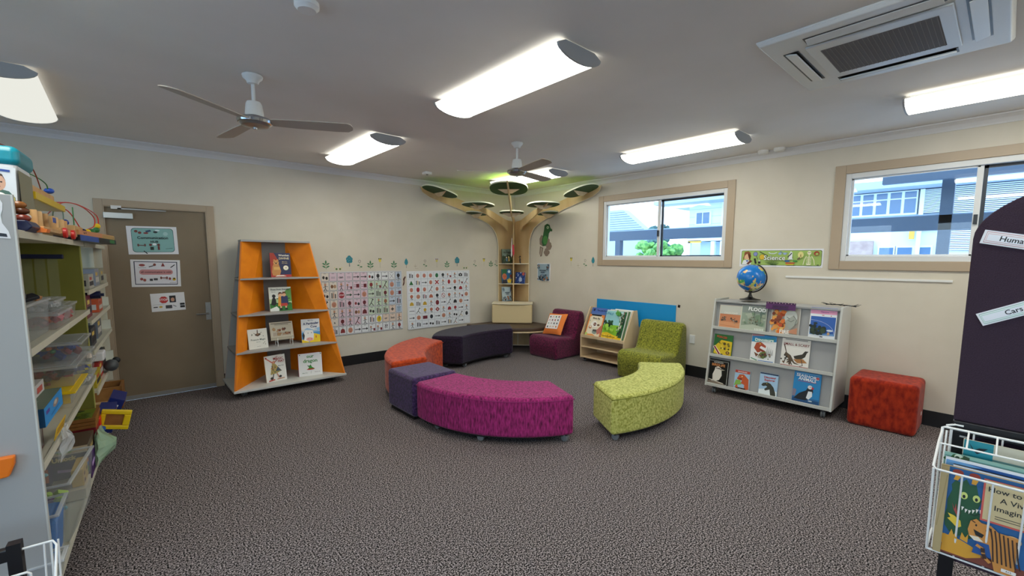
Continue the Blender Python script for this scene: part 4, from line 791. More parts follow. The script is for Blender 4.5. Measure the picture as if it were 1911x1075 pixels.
tbook('blue book with a red haired child and a yellow hand, left middle trunk shelf', -.31, -.15, 1.072, R(-8), .20, .255, '#2a6a94', [('p', [(0, .6), (.5, .7), (.55, 1), (0, 1)], '#2c6a44'), ('r', .55, .6, 1, 1, '#2c6a98'), ('e', .25, .48, .24, .22, '#c8704a'), ('e', .2, .5, .03, .03, '#201008'), ('e', .34, .5, .03, .03, '#201008'), ('l', [(.18, .38), (.32, .38)], .02, '#7a2018'), ('p', [(0, 0), (.5, 0), (.45, .26), (0, .22)], '#30303a'), ('p', [(.55, .05), (.9, .02), (.95, .2), (.98, .34), (.85, .26), (.82, .42), (.74, .28), (.66, .38), (.66, .24), (.5, .3)], '#e8c440'), ('e', .75, .82, .14, .1, '#d8e8ec'), ('e', .9, .5, .1, .12, '#7a3a30')])
tbook('navy book with pale flowers, right middle trunk shelf', -.15, -.31, 1.072, R(-82), .22, .20, '#24448a', scatter(41, 46, .05, .05, .95, .95, ['#3a62b0', '#8aa8d8', '#d0dcf0', '#24448a', '#1c3070'], .03, .09) + [('e', .86, .85, .14, .14, '#c86058'), ('e', .6, .35, .16, .2, '#b8c8e0')])
tbook('pale blue bird patterned book, bottom left trunk shelf', -.31, -.15, .754, R(-8), .19, .255, '#aebfc6', cover_night(51, '#b4c4ca', ['#26384c', '#5a7488', '#141c28', '#8aa0b0', '#a86a40'], ('BACKYARD', 'BIRDS'), '#26384c'))
# same picture as a card on the right wall
def card(label, loc, rotz, W_, H_, shapes, back='paper', name='poster', cat='poster', th=.003, rot=None, part='sheet'):
    t = G().mat(back).box(-W_/2, W_/2, -th, 0, 0, H_); art(t, shapes, W_, H_, -th, -W_/2, 0)
    return t.build(name, loc=loc, rot=rot or (0, 0, rotz), label=label, cat=cat)
card('white framed pale blue patterned picture on the wall right of the tree', (0, -.765, 1.13), -PI/2, .30, .305, [('r', .06, .05, .94, .93, '#6a8090')] + cover_night(51, '#9cb2be', ['#26384c', '#3a5468', '#141c28', '#8aa0b0', '#5a7488', '#a86a40'], ('BACKYARD', 'BIRDS'), '#26384c'), name='framed_picture', cat='picture', th=.012)
# parrot cut-out
t = thing('parrot_cutout', 'green and grey cut-out parrot on the wall between tree and window', 'wall decoration', (-.001, -.80, 1.56), -PI/2)
g = G()
def sp(pts, col, d0, dd=.006): g.mat(col).prism([(x*1.2, z) for x, z in pts][::-1], -d0-dd, -d0, 'y')
mat('kraft', '#8c7a6a', .8)
body = [(-.02, .52), (.03, .545), (.075, .52), (.09, .47), (.125, .44), (.12, .41), (.09, .42), (.06, .38), (.05, .30), (.01, .18), (-.05, .17), (-.075, .24), (-.05, .35), (-.03, .44)]
sp(body, '#2a6034', .004); sp([(-.045, .34), (-.085, .36), (-.12, .30), (-.115, .2), (-.06, .17), (-.05, .25)], 'kraft', .002); sp([(.05, .30), (.075, .28), (.08, .2), (.02, .13), (.01, .2)], 'kraft', .003)
sp([(-.11, .17), (-.05, .14), (-.075, .0), (-.10, -.01), (-.12, .05)], 'kraft', .001); sp([(-.09, .14), (-.065, .13), (-.085, .02), (-.1, .02)], '#b4a494', .008, .002)
for cx, cz in ((.075, .20), (.085, .165), (.07, .135), (.02, .10), (.0, .06), (.045, .06), (.02, .03)): sp([(cx+.034*math.cos(a), cz+.034*math.sin(a)) for a in [2*PI*i/12 for i in range(12)]], 'kraft', .001+abs(cx)*.01)
sp(oval(0, .27, .045, .075, 14), '#4a8a44', .011, .002); g.mat('#16240f')
for i in range(14): a = i*2.4; r_ = .010*i**.5; g.prism(oval(r_*math.cos(a)*1.1, .27+r_*1.9*math.sin(a), .003, .004, 6), -.014, -.0131, 'y')
sp(oval(.045, .48, .022, .022, 14), '#c9e0b0', .011, .001); sp(oval(.045, .48, .01, .01, 10), '#10180c', .0125, .001)
g.build('parrot_shape', t)
# ================================================================ wall stickers
LEAF = '#3d7a4c'
def sticker(kind, n, x, z, right=False, label=''):
    s = []
    if kind == 'sprout': s = [('e', .5, .62, .09, .17, LEAF)] + [('p', [(.5, y), (.5+q*.2, y+.02), (.5+q*.44, y+.17), (.5+q*.2, y+.19)], LEAF) for y in (.12, .36) for q in (-1, 1)] + [('l', [(.5, 0), (.5, .5)], .03, LEAF)]
    elif kind == 'pair': s = [('e', .3, .2, .12, .09, '#5a7a3c'), ('e', .7, .2, .12, .09, '#6a7a34'), ('e', .1, .32, .05, .05, '#d8d070'), ('e', .9, .32, .05, .05, '#d8d070')]
    elif kind == 'oak': s = [('p', [(.45, 0), (.55, 0), (.53, .4), (.47, .4)], '#5a6a6c')] + [('e', .5+q*.17, y, .22, .17, '#2a7f8c') for q, y in ((0, .85), (-1, .7), (1, .7), (0, .62), (-.8, .5), (.8, .5))] + [('e', .5+q*.2, y, .03, .025, '#9cc8cc') for q, y in ((0, .8), (-1, .66), (1, .7), (.2, .58), (-.5, .52))]
    elif kind == 'round': s = [('p', [(.47, 0), (.53, 0), (.52, .35), (.48, .35)], '#7a6a5c'), ('p', [(.5, 1), (.68, .78), (.76, .55), (.66, .36), (.5, .3), (.34, .36), (.24, .55), (.32, .78)], '#2f8a94')]
    elif kind == 'outline': s = [('l', [(.5+.14*math.cos(a), .72+.12*math.sin(a)) for a in [2*PI*i/12 for i in range(13)]], .03, '#6a5a50'), ('l', [(.5, .6), (.5, .0)], .02, '#8a8a60'), ('e', .68, .2, .14, .06, LEAF), ('e', .34, .34, .12, .06, LEAF)]
    elif kind == 'faint': s = [('l', [(.5, .6), (.5, .1), (.9, .1)], .03, '#b8ab94'), ('e', .5, .35, .2, .04, '#b8ab94')]
    else:
        c = '#d0b83c' if kind == 'tulip' else '#8a6a9a'
        s = [('p', [(.3, .9), (.7, .9), (.64, .6), (.5, .52), (.36, .6)], '#dcc850' if kind == 'tulip' else '#d4c46a'), ('e', .38, .86, .08, .07, '#5a5a2c' if kind == 'tulip' else c), ('e', .62, .86, .08, .07, '#5a5a2c' if kind == 'tulip' else c), ('l', [(.5, .5), (.5, .0)], .02, '#8a8a50')]
    g = G(); art(g, s, .12, .15, 0, -.06, 0)
    g.build('wall_sticker', loc=((-.0015, x, z-.075) if right else (x, -.0015, z-.075)), rot=(0, 0, -PI/2 if right else 0), label=label, cat='wall sticker', group='plant stickers along the wall')
KN = {'sprout': 'green leafy sprout', 'pair': 'tiny pair of leaves', 'oak': 'teal bushy tree', 'round': 'teal pointed tree', 'outline': 'ringed flower with two leaves', 'faint': 'faint pale twig', 'tulip': 'yellow tulip', 'ptulip': 'purple tipped yellow tulip'}
SK = [('sprout', -3.405, 1.437, 'nearest the orange tower'), ('pair', -3.242, 1.407, 'left of the first teal tree'), ('oak', -3.086, 1.47, 'above the pastel chart at left'), ('outline', -2.942, 1.435, 'right of the first bushy tree'), ('sprout', -2.784, 1.434, 'above the middle of the pastel chart'), ('tulip', -2.638, 1.449, 'above the pastel chart, right part'), ('sprout', -2.419, 1.433, 'left of the pointed teal tree'), ('round', -2.216, 1.44, 'above the gap between the charts'), ('faint', -2.062, 1.414, 'right of the pointed teal tree'), ('outline', -1.892, 1.439, 'above the white chart at left'), ('ptulip', -1.677, 1.446, 'above the middle of the white chart'), ('sprout', -1.484, 1.428, 'left of the second bushy tree'), ('oak', -1.284, 1.46, 'above the white chart at right'), ('pair', -1.121, 1.399, 'above the right end of the white chart'), ('outline', -.919, 1.435, 'just past the white chart'), ('tulip', -.721, 1.453, 'left wall near the plywood tree'), ('sprout', -.565, 1.433, 'close to the plywood trunk'), ('outline', -.45, 1.433, 'touching the plywood trunk')]
for i, (k, x, z, w_) in enumerate(SK): sticker(k, i, x, z, False, '%s sticker %s' % (KN[k], w_))
for k, y, z, w_ in [('tulip', -1.377, 1.471, 'on the wall left of the first window'), ('faint', -1.523, 1.429, 'on the wall left of the first window'), ('outline', -1.664, 1.456, 'on the wall left of the first window'), ('round', -1.82, 1.474, 'beside the first window frame')]: sticker(k, 0, y, z, True, '%s sticker %s' % (KN[k], w_))
# ================================================================ picture charts
def pict(rd, cx, cy, w_, h, pal):
    """a small pictogram: figures, faces, arrows and blocks"""
    k = rd.randrange(9); c = rd.choice(pal); w_ *= 1.25; h *= 1.2; d = '#262424'; o = []
    if k == 0: o = [('e', cx, cy+h*.18, w_*.11, h*.11, '#c08868'), ('l', [(cx, cy+h*.08), (cx, cy-h*.15)], h*.06, d), ('l', [(cx-w_*.2, cy-h*.05), (cx, cy+h*.03), (cx+w_*.22, cy+h*.02)], h*.04, d), ('l', [(cx-w_*.12, cy-h*.36), (cx, cy-h*.14), (cx+w_*.14, cy-h*.36)], h*.05, d)]
    elif k == 1: o = [('e', cx, cy, w_*.24, h*.26, '#c88a70'), ('e', cx-w_*.08, cy+h*.05, w_*.03, h*.03, d), ('e', cx+w_*.08, cy+h*.05, w_*.03, h*.03, d), ('l', [(cx-w_*.09, cy-h*.1), (cx+w_*.09, cy-h*.1)], h*.04, '#7a2420')]
    elif k == 2: o = [('e', cx-w_*.16, cy+h*.1, w_*.1, h*.11, '#b88468'), ('l', [(cx-w_*.16, cy), (cx-w_*.18, cy-h*.3)], h*.06, d), ('l', [(cx-w_*.1, cy-h*.08), (cx+w_*.12, cy-h*.1)], h*.035, d), ('r', cx+w_*.12, cy-h*.28, cx+w_*.32, cy-h*.04, '#7a2028')]
    elif k == 3: o = [('l', [(cx-w_*.3, cy), (cx+w_*.16, cy)], h*.07, d), ('p', [(cx+w_*.12, cy+h*.13), (cx+w_*.33, cy), (cx+w_*.12, cy-h*.13)], d)]
    elif k == 4: o = [('e', cx-w_*.14, cy, w_*.12, h*.14, c), ('e', cx+w_*.16, cy-h*.06, w_*.12, h*.14, d)]
    elif k == 5: o = [('l', [(cx-w_*.25, cy-h*.3), (cx-w_*.05, cy-h*.05), (cx+w_*.1, cy+h*.25)], h*.07, d), ('l', [(cx-w_*.05, cy-h*.05), (cx+w_*.2, cy-h*.3)], h*.06, c), ('e', cx+w_*.14, cy+h*.28, w_*.07, h*.07, d)]
    elif k == 6: o = [('p', [(cx-w_*.25, cy-h*.2), (cx+w_*.25, cy-h*.2), (cx+w_*.2, cy+h*.1), (cx, cy+h*.25), (cx-w_*.2, cy+h*.1)], c)]
    elif k == 7: o = [('r', cx-w_*.22, cy-h*.25, cx-w_*.12, cy+h*.25, d), ('r', cx-w_*.04, cy-h*.25, cx+w_*.04, cy+h*.25, c), ('r', cx+w_*.12, cy-h*.25, cx+w_*.22, cy+h*.15, d)]
    else: o = [('e', cx, cy+h*.05, w_*.18, h*.2, c), ('l', [(cx, cy-h*.1), (cx+w_*.05, cy-h*.35)], h*.06, d), ('l', [(cx-w_*.2, cy-h*.2), (cx+w_*.2, cy-h*.25)], h*.04, d)]
    return o
def cell(x0, y0, x1, y1, bg, W_, H_, edge='#4c4c50', e=.055):
    a, b = (x1-x0)*e, (y1-y0)*e
    return [('r', x0+a*.4, y0+b*.4, x1-a*.4, y1-b*.4, edge), ('r', x0+a, y0+b, x1-a, y1-b, bg)]
PK, CR, GRN, BL, WH, PE = '#dcc3cd', '#e2d6c8', '#c8d6bf', '#c4cedb', '#e4e4e4', '#e2ccba'
rows1 = [[CR]+[PK]*5+[WH]*4+[BL], [CR]*2+[PK]*4+[GRN]*3+[BL]*2, [CR]*2+[PK]*4+[GRN]*3+[BL]*2, [CR]*2+[PK]*4+[GRN]*3+[BL]*2, [CR]*2+[PK]*4+[GRN]*3+[PE, BL], [CR]*2+[PK]*3+[WH]*3+[PE]*3, [WH]*11]
W_, H_ = 1.19, .89; t = G().mat('paper').box(0, W_, -.004, 0, 0, H_); rd = random.Random(77); sh = []
nc, nr = 11, 7; txt = {(0, 2): 'can', (5, 8): 'or', (5, 9): 'but', (5, 1): 'a'}
art(t, [('r', 0, 0, 1, .006, '#3a4a44'), ('r', 0, .994, 1, 1, '#c8c8c8')], W_, H_, -.004)
lay = [[], [], [], [], [], [], [], []]
for r in range(nr):
    for c in range(nc):
        x0, x1 = .005+c*.99/nc, .005+(c+1)*.99/nc; y1, y0 = .99-r*.98/nr, .99-(r+1)*.98/nr; cw, ch = x1-x0, y1-y0; cx, cy = (x0+x1)/2, (y0+y1)/2-ch*.05
        q = cell(x0, y0, x1, y1, rows1[r][c], W_, H_); lay[0].append(q[0]); lay[1].append(q[1]); pi = []
        if (r, c) in txt: pi = [('t', txt[(r, c)], cx, cy, .05, '#2a2a2a', None, .03)]
        elif (r, c) == (2, 2): pi = [('e', cx, cy, cw*.36, ch*.34, '#9a2430'), ('t', 'STOP', cx, cy, .032, '#f0dada', cw*.6, .03)]
        elif (r, c) == (2, 3): pi = [('l', [(cx-cw*.36, cy), (cx+cw*.12, cy)], ch*.1, '#1f4a2c'), ('p', [(cx+cw*.08, cy+ch*.16), (cx+cw*.38, cy), (cx+cw*.08, cy-ch*.16)], '#1f4a2c')]
        elif (r, c) in ((0, 1), (0, 3)): pi = [('r', cx-cw*.25, cy+ch*.02, cx+cw*.25, cy+ch*.05, '#3a3a4a'), ('r', cx-cw*.25, cy-ch*.1, cx+cw*.25, cy-ch*.07, '#3a3a4a')]
        elif (r, c) == (0, 9): pi = [('l', [(cx-cw*.3, cy-ch*.3), (cx+cw*.3, cy+ch*.3)], ch*.03, '#333333'), ('l', [(cx-cw*.3, cy+ch*.3), (cx+cw*.3, cy-ch*.3)], ch*.03, '#333333')]
        elif (r, c) == (4, 9): pi = [('t', '+', cx, cy, .1, '#262020', None, .04)]
        elif (r, c) == (5, 7): pi = [('e', cx, cy, cw*.34, ch*.36, '#d8b818'), ('t', '?', cx, cy, .07, '#1c1c1c', None, .03)]
        elif (r, c) == (6, 8): pi = [('t', '??', cx, cy, .085, '#2a2a2a', None, .03)]
        elif (r, c) in ((1, 5), (1, 4), (2, 10)): pi = [('r', cx-cw*.05, cy-ch*.22, cx+cw*.36, cy+ch*.2, '#6a1c24'), ('l', [(cx-cw*.35, cy+ch*.1), (cx-cw*.1, cy+ch*.1)], ch*.04, '#2a2a2a'), ('l', [(cx-cw*.35, cy-ch*.1), (cx-cw*.1, cy-ch*.1)], ch*.04, '#2a2a2a')]
        elif (r, c) in ((1, 1), (4, 4)): pi = [('e', cx-cw*.17, cy, cw*.17, ch*.2, '#7a5034'), ('e', cx+cw*.18, cy, cw*.17, ch*.2, '#b08868')]
        elif (r, c) in ((4, 10), (1, 10)): pi = [('r', cx-cw*.26, cy-ch*.3, cx+cw*.26, cy+ch*.22, '#9cb0c4'), ('r', cx-cw*.3, cy+ch*.2, cx+cw*.3, cy+ch*.26, '#5a6a7c')]
        else: pi = pict(rd, cx, cy, cw, ch, ['#6a2028', '#a06848', '#3a3432', '#8a3030', '#34302e'])
        pi.append(('r', cx-cw*.16, y1-ch*.16, cx+cw*.14, y1-ch*.12, '#4a4648'))
        for i, s in enumerate(pi): lay[2+min(i, 5)].append(s)
for i, L_ in enumerate(lay):
    for s in L_: art(t, [s], W_, H_, -.004-.0003*(i+1))
t.build('picture_chart', loc=(-3.485, 0, .437), label='pastel picture symbol chart on the wall beside the orange tower', cat='chart')
W_, H_ = 1.175, .90; t = G().mat('paper').box(0, W_, -.022, 0, 0, H_); rd = random.Random(12); nc, nr = 10, 8; lay = [[] for _ in range(8)]
for r in range(nr):
    for c in range(nc):
        x0, x1 = .012+c*.976/nc, .012+(c+1)*.976/nc; y1, y0 = .985-r*.97/nr, .985-(r+1)*.97/nr; cw, ch = x1-x0, y1-y0; cx, cy = (x0+x1)/2, (y0+y1)/2-ch*.04
        q = cell(x0, y0, x1, y1, '#e6e8ea', W_, H_, '#9aa2b0', .03); lay[0].append(q[0]); lay[1].append(q[1])
        face = [('e', cx, cy, cw*.24, ch*.3, '#c8806c'), ('e', cx-cw*.09, cy+ch*.06, cw*.03, ch*.03, '#222222'), ('e', cx+cw*.09, cy+ch*.06, cw*.03, ch*.03, '#222222'), ('l', [(cx-cw*.1, cy-ch*.12), (cx+cw*.1, cy-ch*.12)], ch*.04, '#7a2a20')]
        sp_l = {(0, 4): [('e', cx, cy, cw*.24, ch*.32, '#1f6a3c')], (1, 0): [('p', [(cx-cw*.32, cy-ch*.3), (cx+cw*.32, cy-ch*.3), (cx, cy+ch*.32)], '#2a6a34')], (1, 4): [('l', [(cx-cw*.25, cy-ch*.25), (cx+cw*.25, cy+ch*.25)], ch*.16, '#a82824'), ('l', [(cx-cw*.25, cy+ch*.25), (cx+cw*.25, cy-ch*.25)], ch*.16, '#a82824')],
                (1, 6): [('e', cx, cy, cw*.22, ch*.33, '#a01f28')], (2, 1): [('e', cx, cy, cw*.24, ch*.34, '#a01f28')], (3, 5): [('e', cx, cy, cw*.3, ch*.36, '#a83838'), ('e', cx, cy, cw*.24, ch*.29, '#e6e8ea'), ('l', [(cx-cw*.2, cy+ch*.22), (cx+cw*.2, cy-ch*.22)], ch*.08, '#a83838')],
                (4, 4): [('e', cx, cy, cw*.28, ch*.36, '#7a1c28'), ('l', [(cx-cw*.16, cy+ch*.2), (cx+cw*.16, cy-ch*.2)], ch*.06, '#4a1018')], (5, 4): [('p', [(cx-cw*.36, cy), (cx, cy+ch*.34), (cx+cw*.36, cy), (cx, cy-ch*.34)], '#8a2430'), ('e', cx, cy, cw*.12, ch*.13, '#e0b0a8')],
                (6, 2): [('r', cx-cw*.36, cy-ch*.26, cx+cw*.36, cy+ch*.2, '#6a1c2c')], (6, 3): [('e', cx, cy, cw*.24, ch*.3, '#1e2228')], (6, 9): [('e', cx, cy, cw*.24, ch*.3, '#1e2228')], (0, 8): [('r', cx-cw*.3, cy-ch*.22, cx+cw*.3, cy+ch*.18, '#1a1a1e'), ('r', cx-cw*.1, cy+ch*.18, cx+cw*.1, cy+ch*.28, '#1a1a1e'), ('e', cx, cy, cw*.08, ch*.1, '#e6e8ea')],
                (5, 0): [('r', cx-cw*.38, cy-ch*.03, cx+cw*.38, cy+ch*.04, '#202020')], (7, 9): []}
        if (r, c) in sp_l: pi = sp_l[(r, c)]
        elif (r, c) in ((0, 1), (0, 2), (0, 3), (1, 3), (1, 7), (2, 0), (2, 2), (2, 4)): pi = face
        else: pi = pict(rd, cx, cy, cw, ch, ['#a02830', '#b86850', '#222428', '#222428', '#c8a030'])
        for i, s in enumerate(pi): lay[2+min(i, 5)].append(s)
for i, L_ in enumerate(lay):
    for s in L_: art(t, [s], W_, H_, -.022-.0003*(i+1))
t.build('picture_chart', loc=(-2.215, 0, .415), rot=(R(-1.0), 0, 0), label='white picture symbol board with faces and signs, right of the pastel chart', cat='chart')
t = thing('hook_figure', 'tiny dark wall figure between the two picture charts', 'sticker', (-2.265, -.001, 1.10)); G().mat('#5a3028').prism([(-.02, 0), (0, .06), (-.01, .1), (.02, .14), (.035, .13), (.015, .09), (.01, .03), (-.005, 0)], -.004, 0, 'y').build('shape', t)
# ================================================================ papers on the door and wall
def dpaper(label, x0, x1, z0, z1, shapes, rot=0.): return card(label, ((x0+x1)/2, .0105, z0), 0, x1-x0, z1-z0, shapes, name='door_notice', cat='notice', th=.002, rot=(0, rot, 0))
def rrect(x0, y0, x1, y1, r, asp):
    p = []
    for cx, cy, a0 in ((x1-r/asp, y1-r, 0), (x0+r/asp, y1-r, 1), (x0+r/asp, y0+r, 2), (x1-r/asp, y0+r, 3)): p += [(cx+r/asp*math.cos(PI/2*a0+a), cy+r*math.sin(PI/2*a0+a)) for a in (0, .5, 1.05, 1.57)]
    return p
dpaper('teal notice lettered Communication HUB, topmost on the door', -5.392, -4.975, 1.545, 1.84, [('p', rrect(.085, .075, .925, .935, .1, 1.4), '#3c5a5a'), ('p', rrect(.095, .09, .915, .92, .1, 1.4), '#86b6b0'), ('e', .18, .82, .035, .045, '#7a3c34'), ('e', .25, .77, .035, .045, '#7a3c34'), ('p', [(.36, .84), (.46, .88), (.48, .82), (.38, .78)], '#2c4a6a'), ('e', .37, .76, .05, .03, '#8a2c28'), ('e', .56, .8, .045, .04, '#2a3438'), ('e', .6, .86, .05, .03, '#d8e8e8'), ('e', .76, .74, .05, .07, '#a8ccc8'), ('l', [(.2, .33), (.32, .32)], .03, '#6a4840'), ('e', .2, .33, .02, .05, '#6a4840'), ('e', .33, .33, .02, .05, '#6a4840'),
    ('e', .44, .34, .03, .045, '#6a3028'), ('e', .6, .34, .03, .045, '#6a3028'), ('r', .43, .16, .5, .27, '#20302a'), ('r', .58, .16, .62, .29, '#6a2420'), ('e', .52, .36, .04, .04, '#e8f0f0'), ('l', [(.74, .2), (.88, .22)], .015, '#4a6a66'), ('l', [(.3, .12), (.36, .03)], .03, '#222222'), ('t', 'Communication', .5, .59, .135, '#16262a', .70, .02), ('t', 'HUB', .52, .45, .11, '#16262a', .2, .02)], R(-1))
dpaper('white notice with pink title band and small pictures, middle of the door', -5.39, -4.975, 1.197, 1.486, [('p', [(.07, .09), (.93, .07), (.94, .93), (.06, .94)], '#26304c'), ('p', [(.085, .115), (.915, .1), (.92, .905), (.08, .915)], '#e6e4ea'), ('p', rrect(.16, .45, .84, .64, .09, 1.4), '#c98a8c'), ('t', 'all communication is valid', .5, .545, .085, '#4a2024', .62, .02), ('e', .22, .8, .06, .045, '#9a4440'), ('l', [(.36, .74), (.48, .8)], .03, '#3a3434'), ('e', .47, .82, .03, .05, '#8a4a3c'), ('p', [(.6, .76), (.64, .9), (.68, .76)], '#8a3030'), ('l', [(.8, .72), (.88, .82)], .03, '#2a2a2a'), ('e', .2, .29, .03, .05, '#a04c44'), ('e', .26, .25, .03, .05, '#a04c44'), ('r', .36, .22, .42, .3, '#2c2c30'), ('r', .44, .24, .52, .32, '#4a4a50'), ('l', [(.6, .33), (.7, .33)], .03, '#7a4038'), ('e', .59, .33, .02, .05, '#7a4038'), ('e', .71, .33, .02, .05, '#7a4038'), ('e', .77, .3, .025, .05, '#8a3030'), ('e', .86, .28, .035, .06, '#d8b020'), ('e', .86, .3, .02, .03, '#2a2a2a'), ('r', .14, .7, .3, .71, '#6a6a70'), ('r', .76, .14, .9, .15, '#6a6a70')], R(1))
dpaper('small white notice with a red STOP sign and photo, lowest on the door', -5.243, -4.948, .928, 1.125, [('p', [(.27+.15*math.cos(PI/8+i*PI/4)*.9+.1, .63+.2*math.sin(PI/8+i*PI/4)) for i in range(8)], '#c02a28'), ('t', 'STOP', .37, .63, .17, '#f4eaea', .26, .02), ('r', .54, .46, .73, .84, '#222222'), ('e', .635, .62, .055, .12, '#c89478'), ('p', [(.58, .68), (.64, .8), (.7, .68), (.64, .73)], '#3a2c24'), ('r', .56, .46, .71, .52, '#1a2030'), ('r', .05, .38, .38, .39, '#7a7a7a'), ('r', .06, .22, .18, .27, '#2c2c2c'), ('e', .27, .25, .05, .05, '#c8a020'), ('r', .41, .14, .6, .32, '#3c3c40'), ('l', [(.64, .3), (.72, .22)], .03, '#3a3a3a'), ('r', .84, .14, .98, .26, '#1c1c1e'), ('r', .84, .29, .98, .40, '#1c1c1e')], R(-1.5))
t = card('long green Science banner with pictures on the wall between the windows', (0, -4.388, 1.43), -PI/2, .822, .2, [('p', rrect(.02, .09, .985, .92, .08, 4.1), '#3c4a2c'), ('p', rrect(.025, .11, .98, .9, .08, 4.1), '#a3bf62'),
    ('e', .1, .56, .045, .16, '#e8b890'), ('p', [(.055, .6), (.06, .84), (.11, .88), (.14, .8), (.145, .55), (.135, .3), (.15, .62), (.1, .76), (.065, .62), (.05, .3), (.045, .5)], '#8a4a24'), ('p', [(.03, .11), (.05, .36), (.1, .4), (.15, .3), (.15, .11)], '#e8ecec'), ('p', [(.09, .16), (.14, .38), (.17, .32), (.12, .12)], '#6a3420'), ('p', [(.08, .36), (.12, .36), (.1, .26)], '#3a4aa0'),
    ('e', .205, .72, .03, .13, '#3a4458'), ('e', .205, .72, .025, .108, '#8a94c8'), ('l', [(.22, .6), (.235, .42)], .03, '#2a2a2a'), ('l', [(.26, .84), (.36, .62)], .05, '#3a4a1c'), ('e', .292, .55, .037, .16, '#5a4a10'), ('e', .292, .55, .033, .142, '#e4bc30'), ('l', [(.2, .44), (.215, .2)], .1, '#16160f'), ('r', .245, .18, .275, .36, '#201c18'), ('r', .248, .3, .272, .36, '#d8d4c0'),
    ('l', [(.375, .8), (.40, .74), (.44, .74), (.47, .8)], .04, '#dce4ec'), ('l', [(.49, .72), (.52, .86), (.56, .7), (.6, .78)], .03, '#5a7ab0'), ('e', .51, .74, .02, .06, '#9ab0d8'), ('e', .57, .74, .02, .06, '#9ab0d8')] + [('l', [(.42+.005*i, .12), (.34+.0165*i, .24+.08*math.sin(i*.32))], .02, '#3a5a1c') for i in range(11)] +
    [('r', .575, .30, .63, .38, '#2a54a0'), ('r', .585, .2, .69, .26, '#c03a30'), ('r', .59, .13, .68, .19, '#e0c030'), ('r', .67, .3, .72, .38, '#3a8a3a'), ('p', [(.62, .44), (.66, .44), (.66, .78), (.64, .88), (.62, .7)], '#e8e8ec'), ('l', [(.61, .56), (.65, .76)], .05, '#20242c'), ('r', .61, .42, .67, .47, '#d8dce0'), ('e', .755, .68, .033, .17, '#e6dc90'), ('l', [(.745, .5), (.755, .7), (.765, .5)], .02, '#8a6a20'), ('l', [(.725, .44), (.745, .5)], .08, '#6a5a40'),
    ('e', .85, .78, .022, .1, '#efe8c8'), ('e', .843, .8, .005, .02, '#3a3a2a'), ('e', .857, .8, .005, .02, '#3a3a2a'), ('l', [(.85, .7), (.85, .16)], .03, '#efe8c8')] + [('l', [(.825, .54-.07*i), (.85, .57-.07*i), (.875, .54-.07*i)], .025, '#efe8c8') for i in range(5)] + [('l', [(.82, .6), (.8, .4), (.79, .16)], .03, '#efe8c8'), ('l', [(.88, .6), (.905, .4), (.915, .16)], .03, '#efe8c8'), ('p', [(.83, .14), (.87, .14), (.88, .22), (.82, .22)], '#efe8c8'), ('e', .93, .75, .03, .12, '#a03c20'), ('e', .935, .72, .015, .06, '#a3bf62'), ('r', .94, .12, .965, .16, '#203010'), ('t', 'Science', .45, .5, .36, '#4a5a30', .26, .05), ('t', 'Science', .45, .5, .36, '#f4f6ee', .26, .01)], name='science_banner')
t.rotation_euler = (0, R(.3), -PI/2)
# ================================================================ long shelving on the left
TH = R(-3.2); U_ = Vector((math.sin(-TH), math.cos(TH), 0)); N_ = Vector((-math.cos(TH), math.sin(-TH), 0)); P0 = Vector((-5.745, -3.5, 0))
def SL(t, s, z): return P0+U_*t+N_*s+Vector((0, 0, z))     # t along the shelves, s inwards from the front edge
# local frame of everything below: x towards the room, y away from the camera
def sthing(name, label, cat, t, s, z, group=None, rz=0., rot=None):
    return thing(name, label, cat, SL(t, s, z), TH+rz, group, rot=(rot[0], rot[1], TH+rot[2]) if rot else None)
t = sthing('shelving_unit', 'tall grey and white metal shelving full of toys, nearest on the left', 'shelving', 0, 0, 0)
G().mat('panel_grey').box(-.60, 0, -.02, 0, .05, 1.75).build('end_panel', t, bevel=.003)
G().mat('grey_edge').box(-.002, .004, -.021, .001, .05, 1.75).build('edge_strip', t)
G().mat('green_panel').box(-.60, -.02, 1.76, 1.78, .05, 1.62).build('green_panel', t, label='olive green divider panel')
G().mat('#b5b15a').box(-.02, -.014, 1.758, 1.782, .05, 1.62).build('green_edge', t)
G().mat('cream_metal').box(-.60, -.58, 0, 1.76, .05, 1.60).build('back_sheet', t)
def tray(z, y0, y1, par, d=.55, lip=.028):
    g = G().mat('cream_metal').box(-d, 0, y0, y1, z-.012, z).box(-.004, .006, y0, y1, z-lip, z+.004); return g.build('shelf', par, bevel=.001)
for z in (1.615, 1.14, .66, .12):
    for y0, y1 in ((0.005, .9), (.905, 1.755)): tray(z, y0, y1, t)
for x, y in ((-.06, .12), (-.06, .82), (-.06, 1.6), (-.5, .12), (-.5, 1.6)): castor(t, x, y, .045, 0)
t = sthing('shelving_unit', 'farther white metal shelving bay past the green divider, beside the door', 'shelving', 1.8, 0, 0)
G().mat('cream_metal').box(-.55, -.02, 1.36, 1.375, .32, 1.60).build('end_panel', t)
for x in (-.10, -.5): G().mat('cream_metal').box(x, x+.025, 1.32, 1.36, .32, 1.60).build('post', t)
for z in (1.615, 1.27, 1.05, .83, .53, .12):
    tray(z, 0, 1.36 if z > .2 else 1.02, t)
    if 1.6 > z > .2: G().mat('cream_metal').box(-.10, .0, 1.33, 1.342, z, z+.085).build('tray_end', t)
for x, y in ((-.06, .15), (-.06, .9)): castor(t, x, y, .045, 0)
